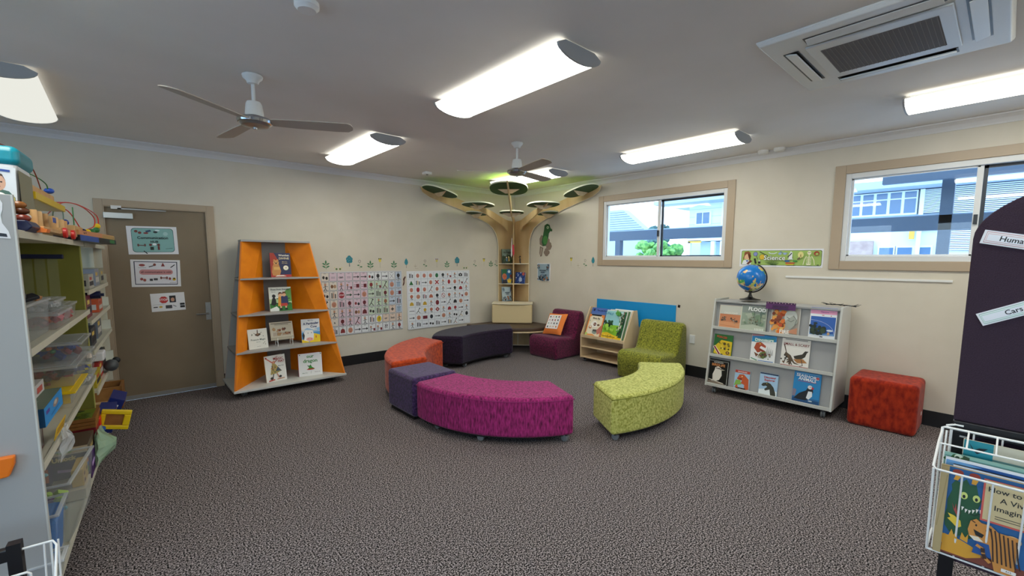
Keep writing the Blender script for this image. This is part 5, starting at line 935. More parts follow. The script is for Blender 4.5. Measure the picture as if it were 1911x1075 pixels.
def tub(label, t, s, z, L_, D_, h, fills, lid='clear_lid', body='clear_plastic', seed=0, group='clear plastic tubs', lidh=.014, k=.9, fillh=.6, rz=0.):
    o = sthing('storage_tub', label, 'storage tub', t, s, z, group, rz)
    g = G().mat(body).taper(-D_, 0, 0, L_, 0, h-lidh, k); g.build('tub_body', o, bevel=.006)
    if lid: G().mat(lid).box(-D_-.006, .006, -.006, L_+.006, h-lidh, h).box(-D_+.02, -.02, .02, L_-.02, h, h+.004).build('lid', o, bevel=.003)
    else: G().mat('clear_lid').box(-.008, .008, -.008, L_+.008, h-.012, h).box(-D_-.008, -D_+.004, -.008, L_+.008, h-.012, h).box(-D_, 0, -.008, .004, h-.012, h).box(-D_, 0, L_-.004, L_+.008, h-.012, h).build('rim', o, bevel=.003)
    rd = random.Random(seed); g = G()
    for i in range(26 if fills else 0):
        x = rd.uniform(-D_*.82, -D_*.12); y = rd.uniform(L_*.12, L_*.85); zz = rd.uniform(.01, (h-.02)*fillh); a = rd.uniform(.012, .03)
        g.M = Matrix.Translation((x, y, max(zz, a))) @ Matrix.Rotation(rd.random()*6, 4, (rd.random(), rd.random(), 1)); g.mat(rd.choice(fills))
        if rd.random() < .5: g.box(-a, a, -a*.6, a*.6, -a*.5, a*.5)
        else: g.lathe([(a*.5, -a*.5), (a*.8, 0), (a*.5, a*.5)], 8)
    if fills: g.M = None; c = g.build('contents', o, kind='stuff')
    return o
def gbox(label, t, s, z, L_, D_, h, col, side=None, end=None, top=None, name='game_box', group=None, rz=0., cat='box', rot=None):
    o = sthing(name, label, cat, t, s, z, group, rz, rot)
    b = G().mat(C(col, .35)).box(-D_, 0, 0, L_, 0, h).build('carton', o, bevel=.0015)
    g = G()
    if side: g.M = Matrix.Translation((0, 0, 0)) @ Matrix.Rotation(PI/2, 4, 'Z'); art(g, side, L_, h, -.0003, 0, 0)
    g.M = None
    if end: art(g, end, D_, h, -.0003, -D_, 0)
    if top:
        g.M = Matrix.Translation((0, 0, h)) @ Matrix.Rotation(-PI/2, 4, 'X') @ Matrix.Identity(4); art(g, top, D_, L_, -.0003, -D_, 0)
    if g.v: g.M = None; g.build('printed_label', o)
    return o
# cut-out child on the end panel and orange tab
t = sthing('paper_cutout', 'white paper cut-out of a child in blue trousers on the grey end panel', 'cut-out', 0, 0, 0)
g = G(); sh = [('p', [(-.055, 1.585), (-.012, 1.582), (-.016, 1.61), (-.03, 1.64), (-.032, 1.67), (-.026, 1.69), (-.024, 1.715), (-.032, 1.735), (-.06, 1.745), (-.10, 1.73), (-.10, 1.6)], '#e8e8ea'), ('p', [(-.075, 1.60), (-.045, 1.60), (-.052, 1.655), (-.07, 1.66)], '#4a6a8c'), ('p', [(-.055, 1.592), (-.02, 1.588), (-.022, 1.60), (-.045, 1.604)], '#1c2230'), ('p', [(-.08, 1.655), (-.05, 1.66), (-.052, 1.69), (-.078, 1.69)], '#8a3038'), ('e', -.066, 1.705, .012, .014, '#d8a888'), ('p', [(-.08, 1.705), (-.07, 1.722), (-.056, 1.718), (-.052, 1.706), (-.066, 1.714)], '#5a3a28')]
art(g, sh, 1, 1, -.0215); g.build('paper', t)
t = sthing('wall_pocket', 'orange plastic tab pocket on the side of the grey panel', 'pocket', 0, 0, 0)
g = G().mat('orange_plastic').prism([(-.30, .735), (-.062, .735), (-.065, .70), (-.082, .655), (-.30, .63)], -.05, -.021, 'y'); g.build('pocket_body', t, bevel=.006)
# ---- top of the shelving
t = sthing('toy_tub', 'big toy tub with teal lid and a printed toddler, top left corner', 'toy tub', .30, .03, 1.617)
g = G().mat('paper').taper(-.30, 0, 0, .26, .0, .30, .92); mat('tub_side', '#8a8b72', .5); g.build('tub_body', t, bevel=.02, seg=3)
g = G(); g.M = Matrix.Rotation(PI/2, 4, 'Z'); art(g, [('p', [(.06, .02), (.94, .02), (.98, .9), (.02, .9)], '#8c8a70')], .26, .30, -.001, 0, 0); g.M = None
art(g, [('p', [(.04, .02), (.96, .02), (.985, .92), (.01, .92)], '#dfe3e6'), ('p', [(.64, .02), (.95, .02), (.955, .50), (.9, .585), (.82, .61), (.72, .585), (.64, .48)], '#4c6e62'), ('e', .795, .70, .082, .115, '#d9a98c'), ('p', [(.71, .73), (.72, .82), (.78, .85), (.85, .82), (.88, .72), (.85, .79), (.78, .81), (.73, .79)], '#4c382c'), ('e', .765, .71, .012, .010, '#2a1c18'), ('e', .835, .71, .012, .010, '#2a1c18'), ('l', [(.775, .64), (.82, .645)], .012, '#a04a44'), ('l', [(.56, .68), (.86, .36)], .05, '#c8384c'), ('p', [(.87, .3), (.95, .3), (.95, .5), (.9, .52)], '#d8c840'), ('l', [(.78, .88), (.92, .87)], .03, '#2a4a9a')], .30, .30, -.003, -.30, 0); g.build('printed_label', t)
mat('teal_lid', '#0f8ea0', .3)
G().mat('teal_lid').box(-.312, .012, -.012, .272, .285, .37).build('lid', t, bevel=.03, seg=4, smooth=True)
t = sthing('tray', 'dark navy tray holding wooden eggs on the shelf top', 'tray', .10, .0, 1.617); G().mat('navy_plastic').prism([(-.30, 0), (.012, 0), (.03, .02), (.012, .045), (-.30, .045)], 0, .18, 'y').build('tray_body', t, bevel=.004)
mat('egg_white', '#e8e4dc', .3); mat('egg_brown', '#8a5424', .25); mat('egg_dark', '#5a3018', .25); mat('egg_red', '#7c3020', .25)
EGG = [(-.075, .03, .145, 'egg_white', 'white wooden egg on top of the egg pile'), (-.055, .03, .112, 'egg_brown', 'golden brown wooden egg second from the top'), (-.025, .06, .115, 'egg_brown', 'small tan wooden egg behind the golden one'), (-.06, .03, .085, 'egg_dark', 'olive brown wooden egg in the middle of the pile'), (-.018, .06, .09, 'egg_dark', 'small dark wooden egg at the right of the pile'), (-.02, .09, .068, 'egg_white', 'second white wooden egg low at the right'), (-.055, .02, .062, 'egg_brown', 'long brown wooden egg at the pile bottom'), (-.012, .03, .058, 'egg_red', 'reddish wooden egg at the pile bottom right')]
for x, y, z, m_, l in EGG:
    G().mat(m_).ball((0, 0, 0), .017, 12, (1.5, 1, .95)).build('wooden_egg', loc=SL(.10+y+.03, -x-.005, 1.617+z-.003), rot=(0, 0, TH), smooth=True, label=l, cat='egg', group='wooden eggs')
tub('large clear tub with a yellow lid of bricks on the shelf top', .62, .035, 1.617, .80, .24, .215, [], lid='yellow_plastic', seed=3, group=None, lidh=.036, k=.94)
def wire(parent, pts, r, m, nm='wire'):
    # smooth curve through points
    P = [Vector(p) for p in pts]; out = []
    for i in range(len(P)-1):
        a, b, c, d = P[max(i-1, 0)], P[i], P[i+1], P[min(i+2, len(P)-1)]
        for k in range(6):
            u = k/6; out.append(.5*((2*b)+(c-a)*u+(2*a-5*b+4*c-d)*u*u+(3*b-a-3*c+d)*u**3))
    out.append(P[-1]); return G().mat(m).tube(out, r, 6).build(nm, parent, smooth=True)
t = sthing('bead_maze', 'larger bead maze toy with tall wire loops on the yellow lidded tub', 'bead maze', .66, .035, 1.835)
G().mat('beech').prism([(-.02, .02), (-.02, .62), (-.20, .62), (-.22, .05)][::-1], 0, .042).build('base', t, bevel=.004)
g = G().mat('black_plastic')
wire(t, [(-.03, .34, .04), (-.04, .22, .15), (-.09, .08, .215), (-.16, .0, .215), (-.22, .0, .16), (-.25, .05, .05)], .0028, 'egg_red'); wire(t, [(-.09, .30, .04), (-.07, .2, .13), (-.09, .09, .17)], .0028, 'navy_plastic')
wire(t, [(-.13, .12, .04), (-.11, .05, .14)], .0028, 'red_plastic'); wire(t, [(-.16, .10, .09), (-.12, .12, .115), (-.06, .26, .12), (-.02, .40, .09), (-.02, .44, .05)], .003, 'green_plastic')
G().mat('blue_plastic').ball((-.015, .45, .055), .022, 12, (1, 1, .75)).build('bead', t, smooth=True)
t = sthing('toy_bird', 'small yellow and red wooden toy beside the wire loops', 'toy', .50, .05, 1.838)
G().mat('red_plastic').box(-.12, -.01, .03, .09, .0, .03).build('base', t, bevel=.006); G().mat('yellow_plastic').prism([(-.13, .03), (0, .015), (.01, .035), (-.06, .06), (-.13, .07)], .02, .09, 'y').build('body', t, bevel=.006)
t = sthing('peg_train', 'wooden peg train with two red wheels on the front edge of the top shelf', 'wooden toy', .30, -.03, 1.620)
G().mat('beech').box(-.06, 0, .02, .42, .012, .03).build('plank', t, bevel=.002); G().mat('beech').box(-.06, 0, .43, .98, .016, .045).build('carriage', t, bevel=.002)
for i, y in enumerate((.06, .16, .30, .46, .56, .74, .84)): G().mat('beech').lathe([(.013, .03), (.013, .10), (.011, .105)], 12, (-.035, y, 0)).build('peg', t, smooth=True)
for y in (.50, .76): G().mat('red_plastic').lathe([(.018, -.008), (.027, -.005), (.027, .008), (.02, .012)], 20, (.005, y, .022), 'x').build('wheel', t, smooth=True)
G().mat('orange_plastic').prism([(-.03, .0), (.015, .0), (.02, .015), (-.02, .025)], -.05, .02, 'y').build('coupling', t)
G().mat('blue_plastic').box(.0, .003, .24, .30, .06, .085).build('blue_block', t)
t = sthing('bead_maze', 'smaller bead maze with red loops and yellow beads near the door', 'bead maze', 1.35, -.01, 1.64)
G().mat('beech').box(-.14, .0, .0, .55, .0, .04).box(-.12, 0, .05, .4, .04, .075).build('base', t, bevel=.003)
wire(t, [(-.12, .0, .12), (-.06, .15, .22), (.0, .40, .225), (.04, .62, .17), (.04, .6, .10), (.0, .42, .06), (-.02, .3, .045)], .0032, 'red_plastic'); wire(t, [(-.10, .05, .21), (-.02, .35, .235), (.05, .66, .19), (.06, .68, .12)], .0032, 'red_plastic')
wire(t, [(-.10, .05, .04), (-.09, .06, .16), (-.06, .12, .17), (-.06, .14, .1)], .0032, 'green_plastic'); wire(t, [(-.02, .2, .04), (-.02, .2, .2)], .0032, 'green_plastic'); wire(t, [(-.1, .1, .2), (-.04, .2, .17), (.0, .35, .05)], .0032, 'red_plastic')
for p, m_ in (((.052, .66, .105), 'yellow_plastic'), ((.048, .64, .075), 'green_plastic'), ((.03, .54, .058), 'green_plastic'), ((.015, .46, .052), 'yellow_plastic'), ((.0, .4, .05), 'navy_plastic'), ((-.055, .14, .095), 'blue_plastic')): G().mat(m_).ball(p, .02, 10).build('bead', t, smooth=True)
gbox('orange printed wooden plank box sticking out at the end of the top shelf', 1.45, -.02, 1.655, 1.0, .10, .035, '#d0925a', [('r', .0, .0, .6, 1, '#dc9468'), ('r', .6, 0, 1, .8, '#c8a060'), ('e', .12, .5, .012, .15, '#3a2418'), ('e', .16, .6, .012, .15, '#3a2418'), ('e', .95, .4, .006, .12, '#3a2418')], rz=R(-6))
gbox('long flat box with blue, black and green squares under the planks', 1.30, -.04, 1.617, 1.1, .12, .036, '#12121a', [('r', 0, 0, .45, 1, '#2450a8'), ('r', .46, 0, 1, 1, '#101014'), ('r', .78, .15, .94, .85, '#2a8040')], rz=R(-5))
# ---- upper shelf
t = tub('big open clear tub of gadgets on the upper shelf, next to the grey panel', .03, .02, 1.142, .56, .34, .17, ['#3a3a44', '#54485a', '#2a2a30', '#9a9a9a'], lid=None, seed=5, k=.95)
for i, (x, y, z, a, col, l) in enumerate([(-.05, .22, .19, .035, '#16161a', 'black toy with a bright green screen on top of the open tub'), (-.03, .34, .185, .03, '#20242c', 'dark toy piece on the rim of the open tub'), (-.03, .44, .18, .03, '#b07a4a', 'tan wooden piece lying on the open tub')]):
    o = sthing('toy', l, 'toy', .03+y, -x+.02, 1.142+z, 'loose toys on the open tub', rot=(R(20), R(-25+10*i), i*.7)); G().mat(C(col)).box(-a, a, -a*.7, a*.7, -.008, .008).build('toy_body', o, bevel=.003)
    if i == 0: G().mat('#6ad04a').box(-a*.6, a*.6, -a*.4, a*.4, .008, .0095).build('screen', o)
tub('small clear tub of red pieces on the upper shelf', .62, .0, 1.142, .42, .16, .085, ['#8a1c2c', '#b83040', '#d86070', '#e87040'], seed=6, fillh=.9)
tub('shallow clear tub stacked over the red pieces on the upper shelf', .66, .02, 1.232, .36, .14, .055, ['#8a8a8a', '#c8c8c8'], seed=7)
tub('clear tub pushed back behind the red pieces, upper shelf end', 1.10, .02, 1.142, .3, .16, .09, ['#c85050', '#e08080'], seed=8)
t = sthing('hanging_file', 'clear plastic sleeves hanging from a dark navy rail on the green divider', 'hanging sleeves', 1.66, .09, 1.2)
G().mat('navy_plastic').box(-.45, 0, .0, .03, .30, .33).build('rail', t, bevel=.006)
for i in range(7): G().mat('sleeve_film').box(-.44+i*.06, -.39+i*.06, .01, .018, -.02, .30).build('sleeve', t)
# ---- middle space
tub('clear lidded tub of blue, red and orange pieces under the upper shelf', 1.08, -.02, .90, .42, .34, .105, ['#1f3f9a', '#8a1c24', '#e87a28', '#7a1c20', '#2a8a40'], seed=9, fillh=.95)
tub('wide clear tub of maroon cards below the colourful tub', .92, -.01, .775, .46, .34, .12, ['#7a2434', '#8a3040', '#3a3a4a'], seed=10, fillh=.9)
tub('flat clear tub with yellow trim at the bottom of the tub stack', .80, -.01, .70, .5, .34, .07, ['#e8c020', '#d8a820'], lid='yellow_plastic', seed=11, lidh=.008)
for i, z in enumerate((.665, .745, .82)): tub(['small clear snap box of white bits, bottom of the small stack', 'small clear snap box with a blue piece, middle of the small stack', 'small clear snap box on top of the small stack'][i], 1.42, -.02, z, .22, .16, .075, [['#e8e4dc', '#b8a0a0'], ['#1c3a9a', '#e8d030'], ['#8a5a4a', '#c8b8a8']][i], seed=20+i)
gbox('dark box with maroon edges standing under the bright blue box', .05, .03, .665, .2, .12, .12, '#5a1c24', [('r', .1, .1, .9, .9, '#8a8680'), ('r', .2, .3, .3, .4, '#2a2a2a'), ('r', .5, .3, .6, .4, '#2a2a2a')], [('r', .08, .08, .92, .92, '#76746e')])
gbox('bright blue game box lying on the dark box', .10, -.005, .787, .40, .20, .082, '#155a8c', [('r', 0, 0, 1, 1, '#2a94dc'), ('r', .08, .55, .26, .75, '#5a3a9a'), ('e', .6, .6, .16, .2, '#9a8a8a'), ('e', .58, .66, .08, .12, '#d0c8b8'), ('l', [(.3, .25), (.8, .3)], .04, '#1c5ca8')], [('r', 0, 0, 1, 1, '#14507c')], [('r', 0, 0, 1, 1, '#6a7a68'), ('r', .2, .2, .8, .4, '#8a9a88')])
t = sthing('price_tag', 'yellow card tag hanging in front of the blue box', 'tag', .18, -.012, .70, rot=(R(0), R(12), R(0))); g = G().mat('#e8b828').box(0, .003, 0, .22, 0, .055); g.build('card', t)
g = G(); g.M = Matrix.Rotation(PI/2, 4, 'Z'); art(g, [('l', [(.1, .7), (.9, .72)], .1, '#a87818'), ('l', [(.1, .45), (.7, .45)], .1, '#a87818'), ('e', .8, .35, .08, .14, '#a87818')], .22, .055, -.0035, 0, 0); g.M = None; g.build('print', t)
gbox('white magazine box with a folded corner behind the blue box', .12, .05, .872, .36, .18, .055, '#c8c4c0', [('r', 0, .0, 1, 1, '#c9c5c2'), ('p', [(0, 0), (.5, .0), (0, 1)], '#3a4260'), ('r', .6, .2, .9, .7, '#c05048')])
t = sthing('plastic_bag', 'crinkled clear plastic bag hanging over the lower shelf edge', 'bag', .30, -.01, .55)
rd = random.Random(2)
def bag(t, m_, x0, x1, y0, y1, z0, z1, sd):
    rd = random.Random(sd); n = 7; g = G().mat(m_); vs = []
    for i in range(n+1):
        for j in range(n+1):
            u, v = i/n, j/n; b_ = math.sin(PI*u)*math.sin(PI*min(1, v*1.1)); vs.append((x0+(x1-x0)*b_+rd.uniform(-.006, .006), y0+(y1-y0)*(.5+(u-.5)*(1-.35*v)), z0+(z1-z0)*v+rd.uniform(-.006, .006)))
    fs = [(i*(n+1)+j, (i+1)*(n+1)+j, (i+1)*(n+1)+j+1, i*(n+1)+j+1) for i in range(n) for j in range(n)]
    g.add(vs, fs); b2 = [(x0-.01, y, z) for x, y, z in vs]; g.add(b2, [f[::-1] for f in fs]); return g.build('bag_film', t)
bag(t, 'clear_lid', 0, .035, 0, .25, 0, .14, 3)
# ---- bottom shelf
tub('open clear bin with a teal packet and a lime ball on the bottom shelf', .34, -.02, .125, .50, .36, .31, ['#5aa8b0', '#6a2a7a', '#b8dc50', '#8ac0c8'], lid=None, seed=30, fillh=.75, k=.88, rz=R(-4))
t = tub('open clear bin holding a crumpled bright blue bag, bottom shelf', .10, -.01, .125, .22, .36, .27, [], lid=None, seed=31, k=.88)
G().mat('#1a7ac8').taper(-.34, -.004, .01, .212, .02, .25, .9).build('blue_bag', t, bevel=.03, seg=3)
tub('low empty clear bin at the near end of the bottom shelf', -.02, -.03, .125, .11, .34, .12, [], lid=None, seed=32, k=.9)
gbox('cardboard carton lying flat at the front of the bottom shelf', .86, -.01, .125, .22, .16, .06, '#cfc6ae')
gbox('small printed yellow house block box with a tree, bottom shelf', .90, .0, .188, .22, .05, .10, '#d8b048', [('r', .1, .5, .3, .7, '#6a3a20'), ('r', .5, .5, .7, .7, '#6a3a20'), ('r', .1, .1, .3, .3, '#6a3a20'), ('e', .85, .3, .12, .25, '#2a6a34'), ('r', .75, .5, .98, .8, '#2a60a8'), ('e', .86, .85, .1, .12, '#e08030')])
gbox('purple game box under the black and yellow lettered box', 1.16, -.005, .125, .3, .34, .14, '#4a1c6a', [('l', [(.2, .5), (.8, .5)], .2, '#c8a8e0')], [('r', .5, .0, 1, 1, '#3a145a'), ('l', [(.58, .6), (.86, .5)], .12, '#d0b0e8'), ('r', .2, .2, .45, .8, '#e06a30')])
gbox('box lettered Unlock beside the clear bin', 1.14, .0, .268, .3, .34, .085, '#5a4a3a', [('t', 'Unlock', .5, .4, .5, '#e0c070', .8, .04)], [('r', 0, .5, 1, 1, '#c8b89a'), ('e', .3, .8, .12, .15, '#3a8ab0'), ('e', .7, .78, .12, .14, '#7aa850'), ('r', 0, 0, 1, .5, '#2a2420'), ('t', 'Unlock', .68, .22, .42, '#e8cc80', .56, .05), ('t', 'Number Maths', .3, .5, .2, '#e8e0d0', .4, .02)])
gbox('carton under the dark red activity case', 1.48, -.005, .125, .26, .34, .155, '#8a7a5a', None, [('r', .1, .1, .9, .9, '#6a5a48')])
gbox('dark red activity case under the wooden puzzle trays', 1.47, -.01, .283, .27, .35, .075, '#8a1420', [('r', 0, 0, 1, 1, '#a01c28')], [('r', 0, .0, 1, 1, '#8c1622'), ('t', 'Magnetic Activity Case', .55, .55, .26, '#e0b0a8', .8, .01), ('l', [(.3, .28), (.8, .28)], .04, '#c06060')])
for i in range(3):
    o = sthing('puzzle_tray', ['lowest wooden puzzle tray on the red case', 'middle wooden puzzle tray on the red case', 'topmost wooden puzzle tray with green pieces'][i], 'puzzle', 1.46+.005*i, -.012, .36+.022*i, 'wooden puzzle trays'); G().mat('brown_wood').box(-.34, 0, 0, .27, 0, .02).build('tray_board', o, bevel=.002)
    if i == 2:
        g = G(); rd = random.Random(9); g.mat('#6a7a20').box(-.31, -.02, .02, .25, .02, .022)
        for k in range(16): x, y = rd.uniform(-.29, -.05), rd.uniform(.04, .23); g.mat(rd.choice(['#8a9a30', '#4a5a18', '#b8a838', '#3a4418'])).prism([(x+.03*math.cos(a), y+.025*math.sin(a)) for a in (0, 1.3, 2.4, 3.6, 5)], .022, .026)
        g.build('pieces', o, kind='stuff')
t = sthing('toy_camera', 'yellow plastic frame toy sticking out over the carpet', 'toy', 1.68, -.03, .27, rot=(0, R(14), 0))
g = G().mat('yellow_plastic').box(-.04, .13, 0, .035, .0, .03).box(-.04, .13, 0, .035, .11, .14).box(-.04, -.01, 0, .035, .03, .11).box(.09, .13, 0, .035, .03, .11); g.build('frame', t, bevel=.006); G().mat('brown_wood').box(-.01, .09, .012, .02, .03, .11).build('window', t)
t = sthing('plastic_bag', 'green tinted clear plastic bag spilling off the bottom shelf', 'bag', 1.3, -.02, .13); mat('bag_green', '#a8c8a8', .2, alpha=.7); bag(t, 'bag_green', 0, .09, 0, .38, 0, .2, 5)
o = sthing('toy_packet', 'red and blue toy packet in front of the green divider', 'packet', 1.62, -.02, .30); G().mat('red_plastic').box(-.04, .0, 0, .12, 0, .08).build('packet_body', o, bevel=.012); G().mat('#1c5ca8').lathe([(.03, 0), (.03, .02), (.01, .03)], 14, (-.01, .04, -.025)).build('cap', o)
# ---- far bay
FB = [(1.27, 2.0, '#b8b4a4', 'pale roll of paper on the top tray of the far bay'), (1.27, 2.5, '#8c92a0', 'grey packet on the top tray of the far bay'), (1.05, 1.95, '#7a2c3c', 'maroon carton on the second tray of the far bay'), (1.05, 2.45, '#c85428', 'orange red carton on the second tray of the far bay'), (.83, 1.95, '#3a3e48', 'dark grey bag like box on the third tray'), (.83, 2.45, '#6a7078', 'mid grey box on the third tray'), (.53, 1.90, '#c8b028', 'yellow box on the fourth tray of the far bay'), (.53, 2.2, '#b03028', 'red box on the fourth tray of the far bay'), (.53, 2.55, '#4a4e54', 'charcoal box on the fourth tray of the far bay'), (.12, 1.95, '#5a4a7a', 'violet box on the bottom tray of the far bay'), (1.27, 2.9, '#a8a48c', 'beige tin at the end of the top tray')]
for i, (z, tt_, col, l) in enumerate(FB): gbox(l, tt_, .01+.01*(i % 3), z+.002, .28, .16, .11+.03*(i % 3), col, [('r', .1, .2, .9, .5, '#d8d4cc' if i % 2 else '#2c2c34'), ('r', .15, .6, .6, .8, '#e0c060' if i % 3 else '#c05040')], [('r', .1, .2, .9, .6, '#c8c4bc' if i % 2 else '#34343c')])
o = sthing('paper_roll', 'dark blue roll lying across the second tray of the far bay', 'roll', 2.2, .0, 1.215); G().mat('navy_plastic').lathe([(.03, -.14), (.03, .03), (.012, .032), (.012, .05)], 18, (0, 0, 0), 'x').build('roll_body', o, smooth=True)
o = sthing('paper_bundle', 'white paper bundle on top of the red box in the far bay', 'paper', 2.15, .0, .69); G().mat('paper').box(-.12, .02, 0, .16, 0, .07).build('sheets', o, bevel=.01)
o = sthing('soft_toy', 'dark green and black toy on the front edge of the fourth tray', 'toy', 2.5, -.03, .535); G().mat('#4a4e50').ball((0, 0, .05), .05, 10, (1, 1.3, 1)).build('toy_body', o, smooth=True); G().mat('#22262a').ball((.03, .06, .08), .028, 10).build('head', o, smooth=True)
for i, (t_, z, rx) in enumerate(((2.35, .14, 24), (2.0, .14, 8))): gbox(['navy blue box with white letters leaning out beside the wooden crate', 'second navy blue box with white letters leaning on the shelf'][i], t_, -.04, z, .30, .10, .17, '#1c2c78', [('t', 'EY' if i else 'EYR', .5, .5, .4, '#e8ecf4', .6, .06), ('e', .75, .75, .08, .12, '#c03a50')], [('t', 'E', .5, .5, .5, '#e8ecf4', .8, .06)], rot=(0, R(rx), 0), name='blue_box')
t = sthing('wooden_crate', 'brown wooden crate on the floor at the far end by the door', 'crate', 2.85, -.01, 0)
G().mat('brown_wood').box(-.35, .05, 0, .02, .10, .31).box(.03, .05, 0, .3, .10, .31).box(-.35, .05, .28, .3, .10, .31).box(-.35, .05, 0, .3, .10, .12).build('crate_body', t, bevel=.003); G().mat('beech').box(-.35, .056, -.006, 0, .17, .19).box(.05, .056, 0, .3, .17, .19).build('slat', t)
for y in (.06, .24): castor(t, .0, y, .045)
# ================================================================ right: purple curved board with a wire book rack
t = thing('book_trolley', 'purple arched felt board on a black trolley with a white wire book rack', 'book trolley', (-3.25, -5.985, 0), -PI/2)
# local x to the right in the picture (world -y), local -y towards the camera side (world -x)
p = [(0, .945), (0, 1.585)]+[(.46-.46*math.cos(a), 1.585+.215*math.sin(a)) for a in [PI*i/30 for i in range(1, 30)]]+[(.92, 1.585), (.92, .945)]
G().mat('purple_felt').prism(p, 0, .02, 'y').build('felt_board', t, bevel=.003)
G().mat('black_metal').box(.0, .92, -.012, .03, .90, .945).build('board_rail', t, bevel=.003)
G().mat('black_metal').box(.0, .04, .0, .03, .10, .90).build('upright', t); G().mat('black_metal').box(.88, .92, .0, .03, .10, .90).build('upright', t)
G().mat('purple_felt').box(.04, .88, .008, .022, .42, .90).build('lower_panel', t)
for x in (.0, .88):
    G().mat('black_metal').box(x, x+.04, -.34, .46, .075, .11).build('foot', t, bevel=.004)
    for y in (-.30, .42): castor(t, x+.02, y, .034)
def rail(pts, r=.0028, nm='rack_wire'): return G().mat('white_wire').tube(pts, r, 8).build(nm, t, smooth=True)
# profile of the rack side: back top (y=-.05,z=.922) ... front (y=-.25,z=.835) ... bottom (y=-.21,z=.54)
X0, X1 = -.022, .90
rail([(X0, -.06, .90), (X0, -.05, .922), (X0+.006, -.05, .925), (X1, -.05, .925)], .0042)
rail([(X0, -.06, .91), (X0-.002, -.12, .89), (X0-.002, -.245, .842), (X0+.006, -.25, .835), (X1, -.25, .835)], .0036)
rail([(X0+.002, -.13, .888), (X1, -.13, .888)], .003); rail([(X0, -.21, .54), (X1, -.21, .54)], .0032); rail([(X0, -.04, .54), (X1, -.04, .54)], .003)
rail([(X0, -.05, .92), (X0, -.04, .54), (X0, -.21, .54), (X0-.001, -.249, .836)], .0034)
rail([(X0+.012, -.07, .92), (X0+.012, -.19, .54)], .0026); rail([(X0+.022, -.05, .92), (X0+.022, -.045, .54)], .004)
for i in range(13):
    x = .043+.066*i
    rail([(x, -.25, .835), (x, -.21, .54)], .0026); rail([(x, -.05, .925), (x, -.13, .888), (x, -.13, .888)], .0026)
    rail([(x+.012, -.035, .915), (x+.012, -.035, .86)], .0026)
rail([(X0+.01, -.04, .93), (X0+.03, -.01, .93), (X0+.05, -.01, .93)], .004, 'hook')
G().mat('white_plastic').box(.02, .04, -.006, .002, .888, .893).build('hook_cap', t)
TR = (-3.25, -5.985)
def rackbook(label, dx, y, z, W_, H_, th, back, shapes, lean=-3., spine=None):
    return book(label, (TR[0]+y, TR[1]-dx-W_/2, z), -PI/2, R(lean), W_, H_, th, back, shapes, 'picture books in the wire rack', spine=spine)
def tooth(x, y, s, a): return ('p', [(x-s, y+a), (x+s, y-a), (x-.01, y-s*2.1)], '#efe8dc')
mon = [('r', 0, 0, 1, 1, '#1f5e96'), ('r', 0, 0, 1, .10, '#7a3a28'), ('p', [(0, .02), (.4, .02), (.62, .08), (.62, .14), (.3, .2), (.02, .22)], '#d89a28'), ('p', [(.0, .1), (0, .22), (.06, .2)], '#d89a28')]
mon += [('p', [(.02, .32), (.0, .42), (.03, .52), (.02, .62), (.08, .74), (.06, .8), (.12, .86), (.2, .84), (.28, .9), (.34, .84), (.44, .86), (.48, .76), (.54, .7), (.5, .6), (.55, .5), (.5, .4), (.52, .3), (.42, .24), (.3, .26), (.2, .22), (.1, .26)], '#1c5230')]
mon += [('e', .14, .95, .07, .035, '#9a3828'), ('p', [(.08, .86), (.12, .94), (.22, .94), (.15, .86)], '#d89a28'), ('e', .40, .95, .07, .035, '#9a3828'), ('p', [(.36, .86), (.37, .93), (.47, .93), (.43, .86)], '#d89a28')]
mon += [('e', .27, .71, .045, .04, '#d0d878'), ('e', .27, .70, .018, .02, '#101010'), ('e', .46, .71, .045, .04, '#d0d878'), ('e', .46, .70, .018, .02, '#101010'), ('l', [(.24, .59), (.34, .53), (.46, .52), (.54, .56)], .008, '#0c2c18')]+[tooth(.27+.055*i, .585-.02*math.sin(i*1.), .022, .0) for i in range(6)]
mon += [('p', [(.1, .6), (.14, .52), (.22, .44), (.24, .5), (.2, .6), (.19, .5), (.16, .6), (.15, .53)], '#a8453c'), ('p', [(.05, .47), (.15, .46), (.26, .42), (.28, .36), (.22, .33), (.14, .37), (.05, .41), (.1, .43)], '#e4c43a'), ('p', [(.1, .22), (.14, .3), (.18, .24), (.22, .3), (.24, .2)], '#d89a28'), ('p', [(.28, .22), (.3, .3), (.36, .25), (.4, .3), (.4, .2)], '#d89a28')]
mon += [('r', .50, .50, 1.0, .965, '#c9564a'), ('r', .515, .52, 1.0, .955, '#cdb88a'), ('t', 'How to Handle', .84, .86, .085, '#1d1a16', .60, .01), ('t', 'A Vivid', .78, .765, .085, '#1d1a16', .5, .01), ('t', 'Imagination', .82, .67, .085, '#1d1a16', .52, .01), ('l', [(.60, .585), (.95, .585)], .008, '#5a5040'), ('l', [(.60, .56), (.95, .56)], .008, '#5a5040')]
mon += [('e', .95, .38, .1, .05, '#d0b080'), ('p', [(.55, .12), (.9, .12), (.95, .36), (.75, .44), (.6, .38)], '#1c4f90'), ('p', [(.48, .36), (.5, .46), (.56, .5), (.62, .47), (.72, .47), (.8, .42), (1, .42), (1, 0), (.8, 0), (.76, .12), (.72, .26), (.58, .26), (.5, .3)], '#cf8a3c'), ('p', [(.5, .3), (.56, .26), (.66, .27), (.6, .31)], '#e8d8c0'), ('p', [(.54, .38), (.66, .35), (.64, .31), (.57, .32)], '#17120e'), ('e', .565, .43, .012, .012, '#17120e'), ('e', .68, .405, .012, .012, '#17120e')]
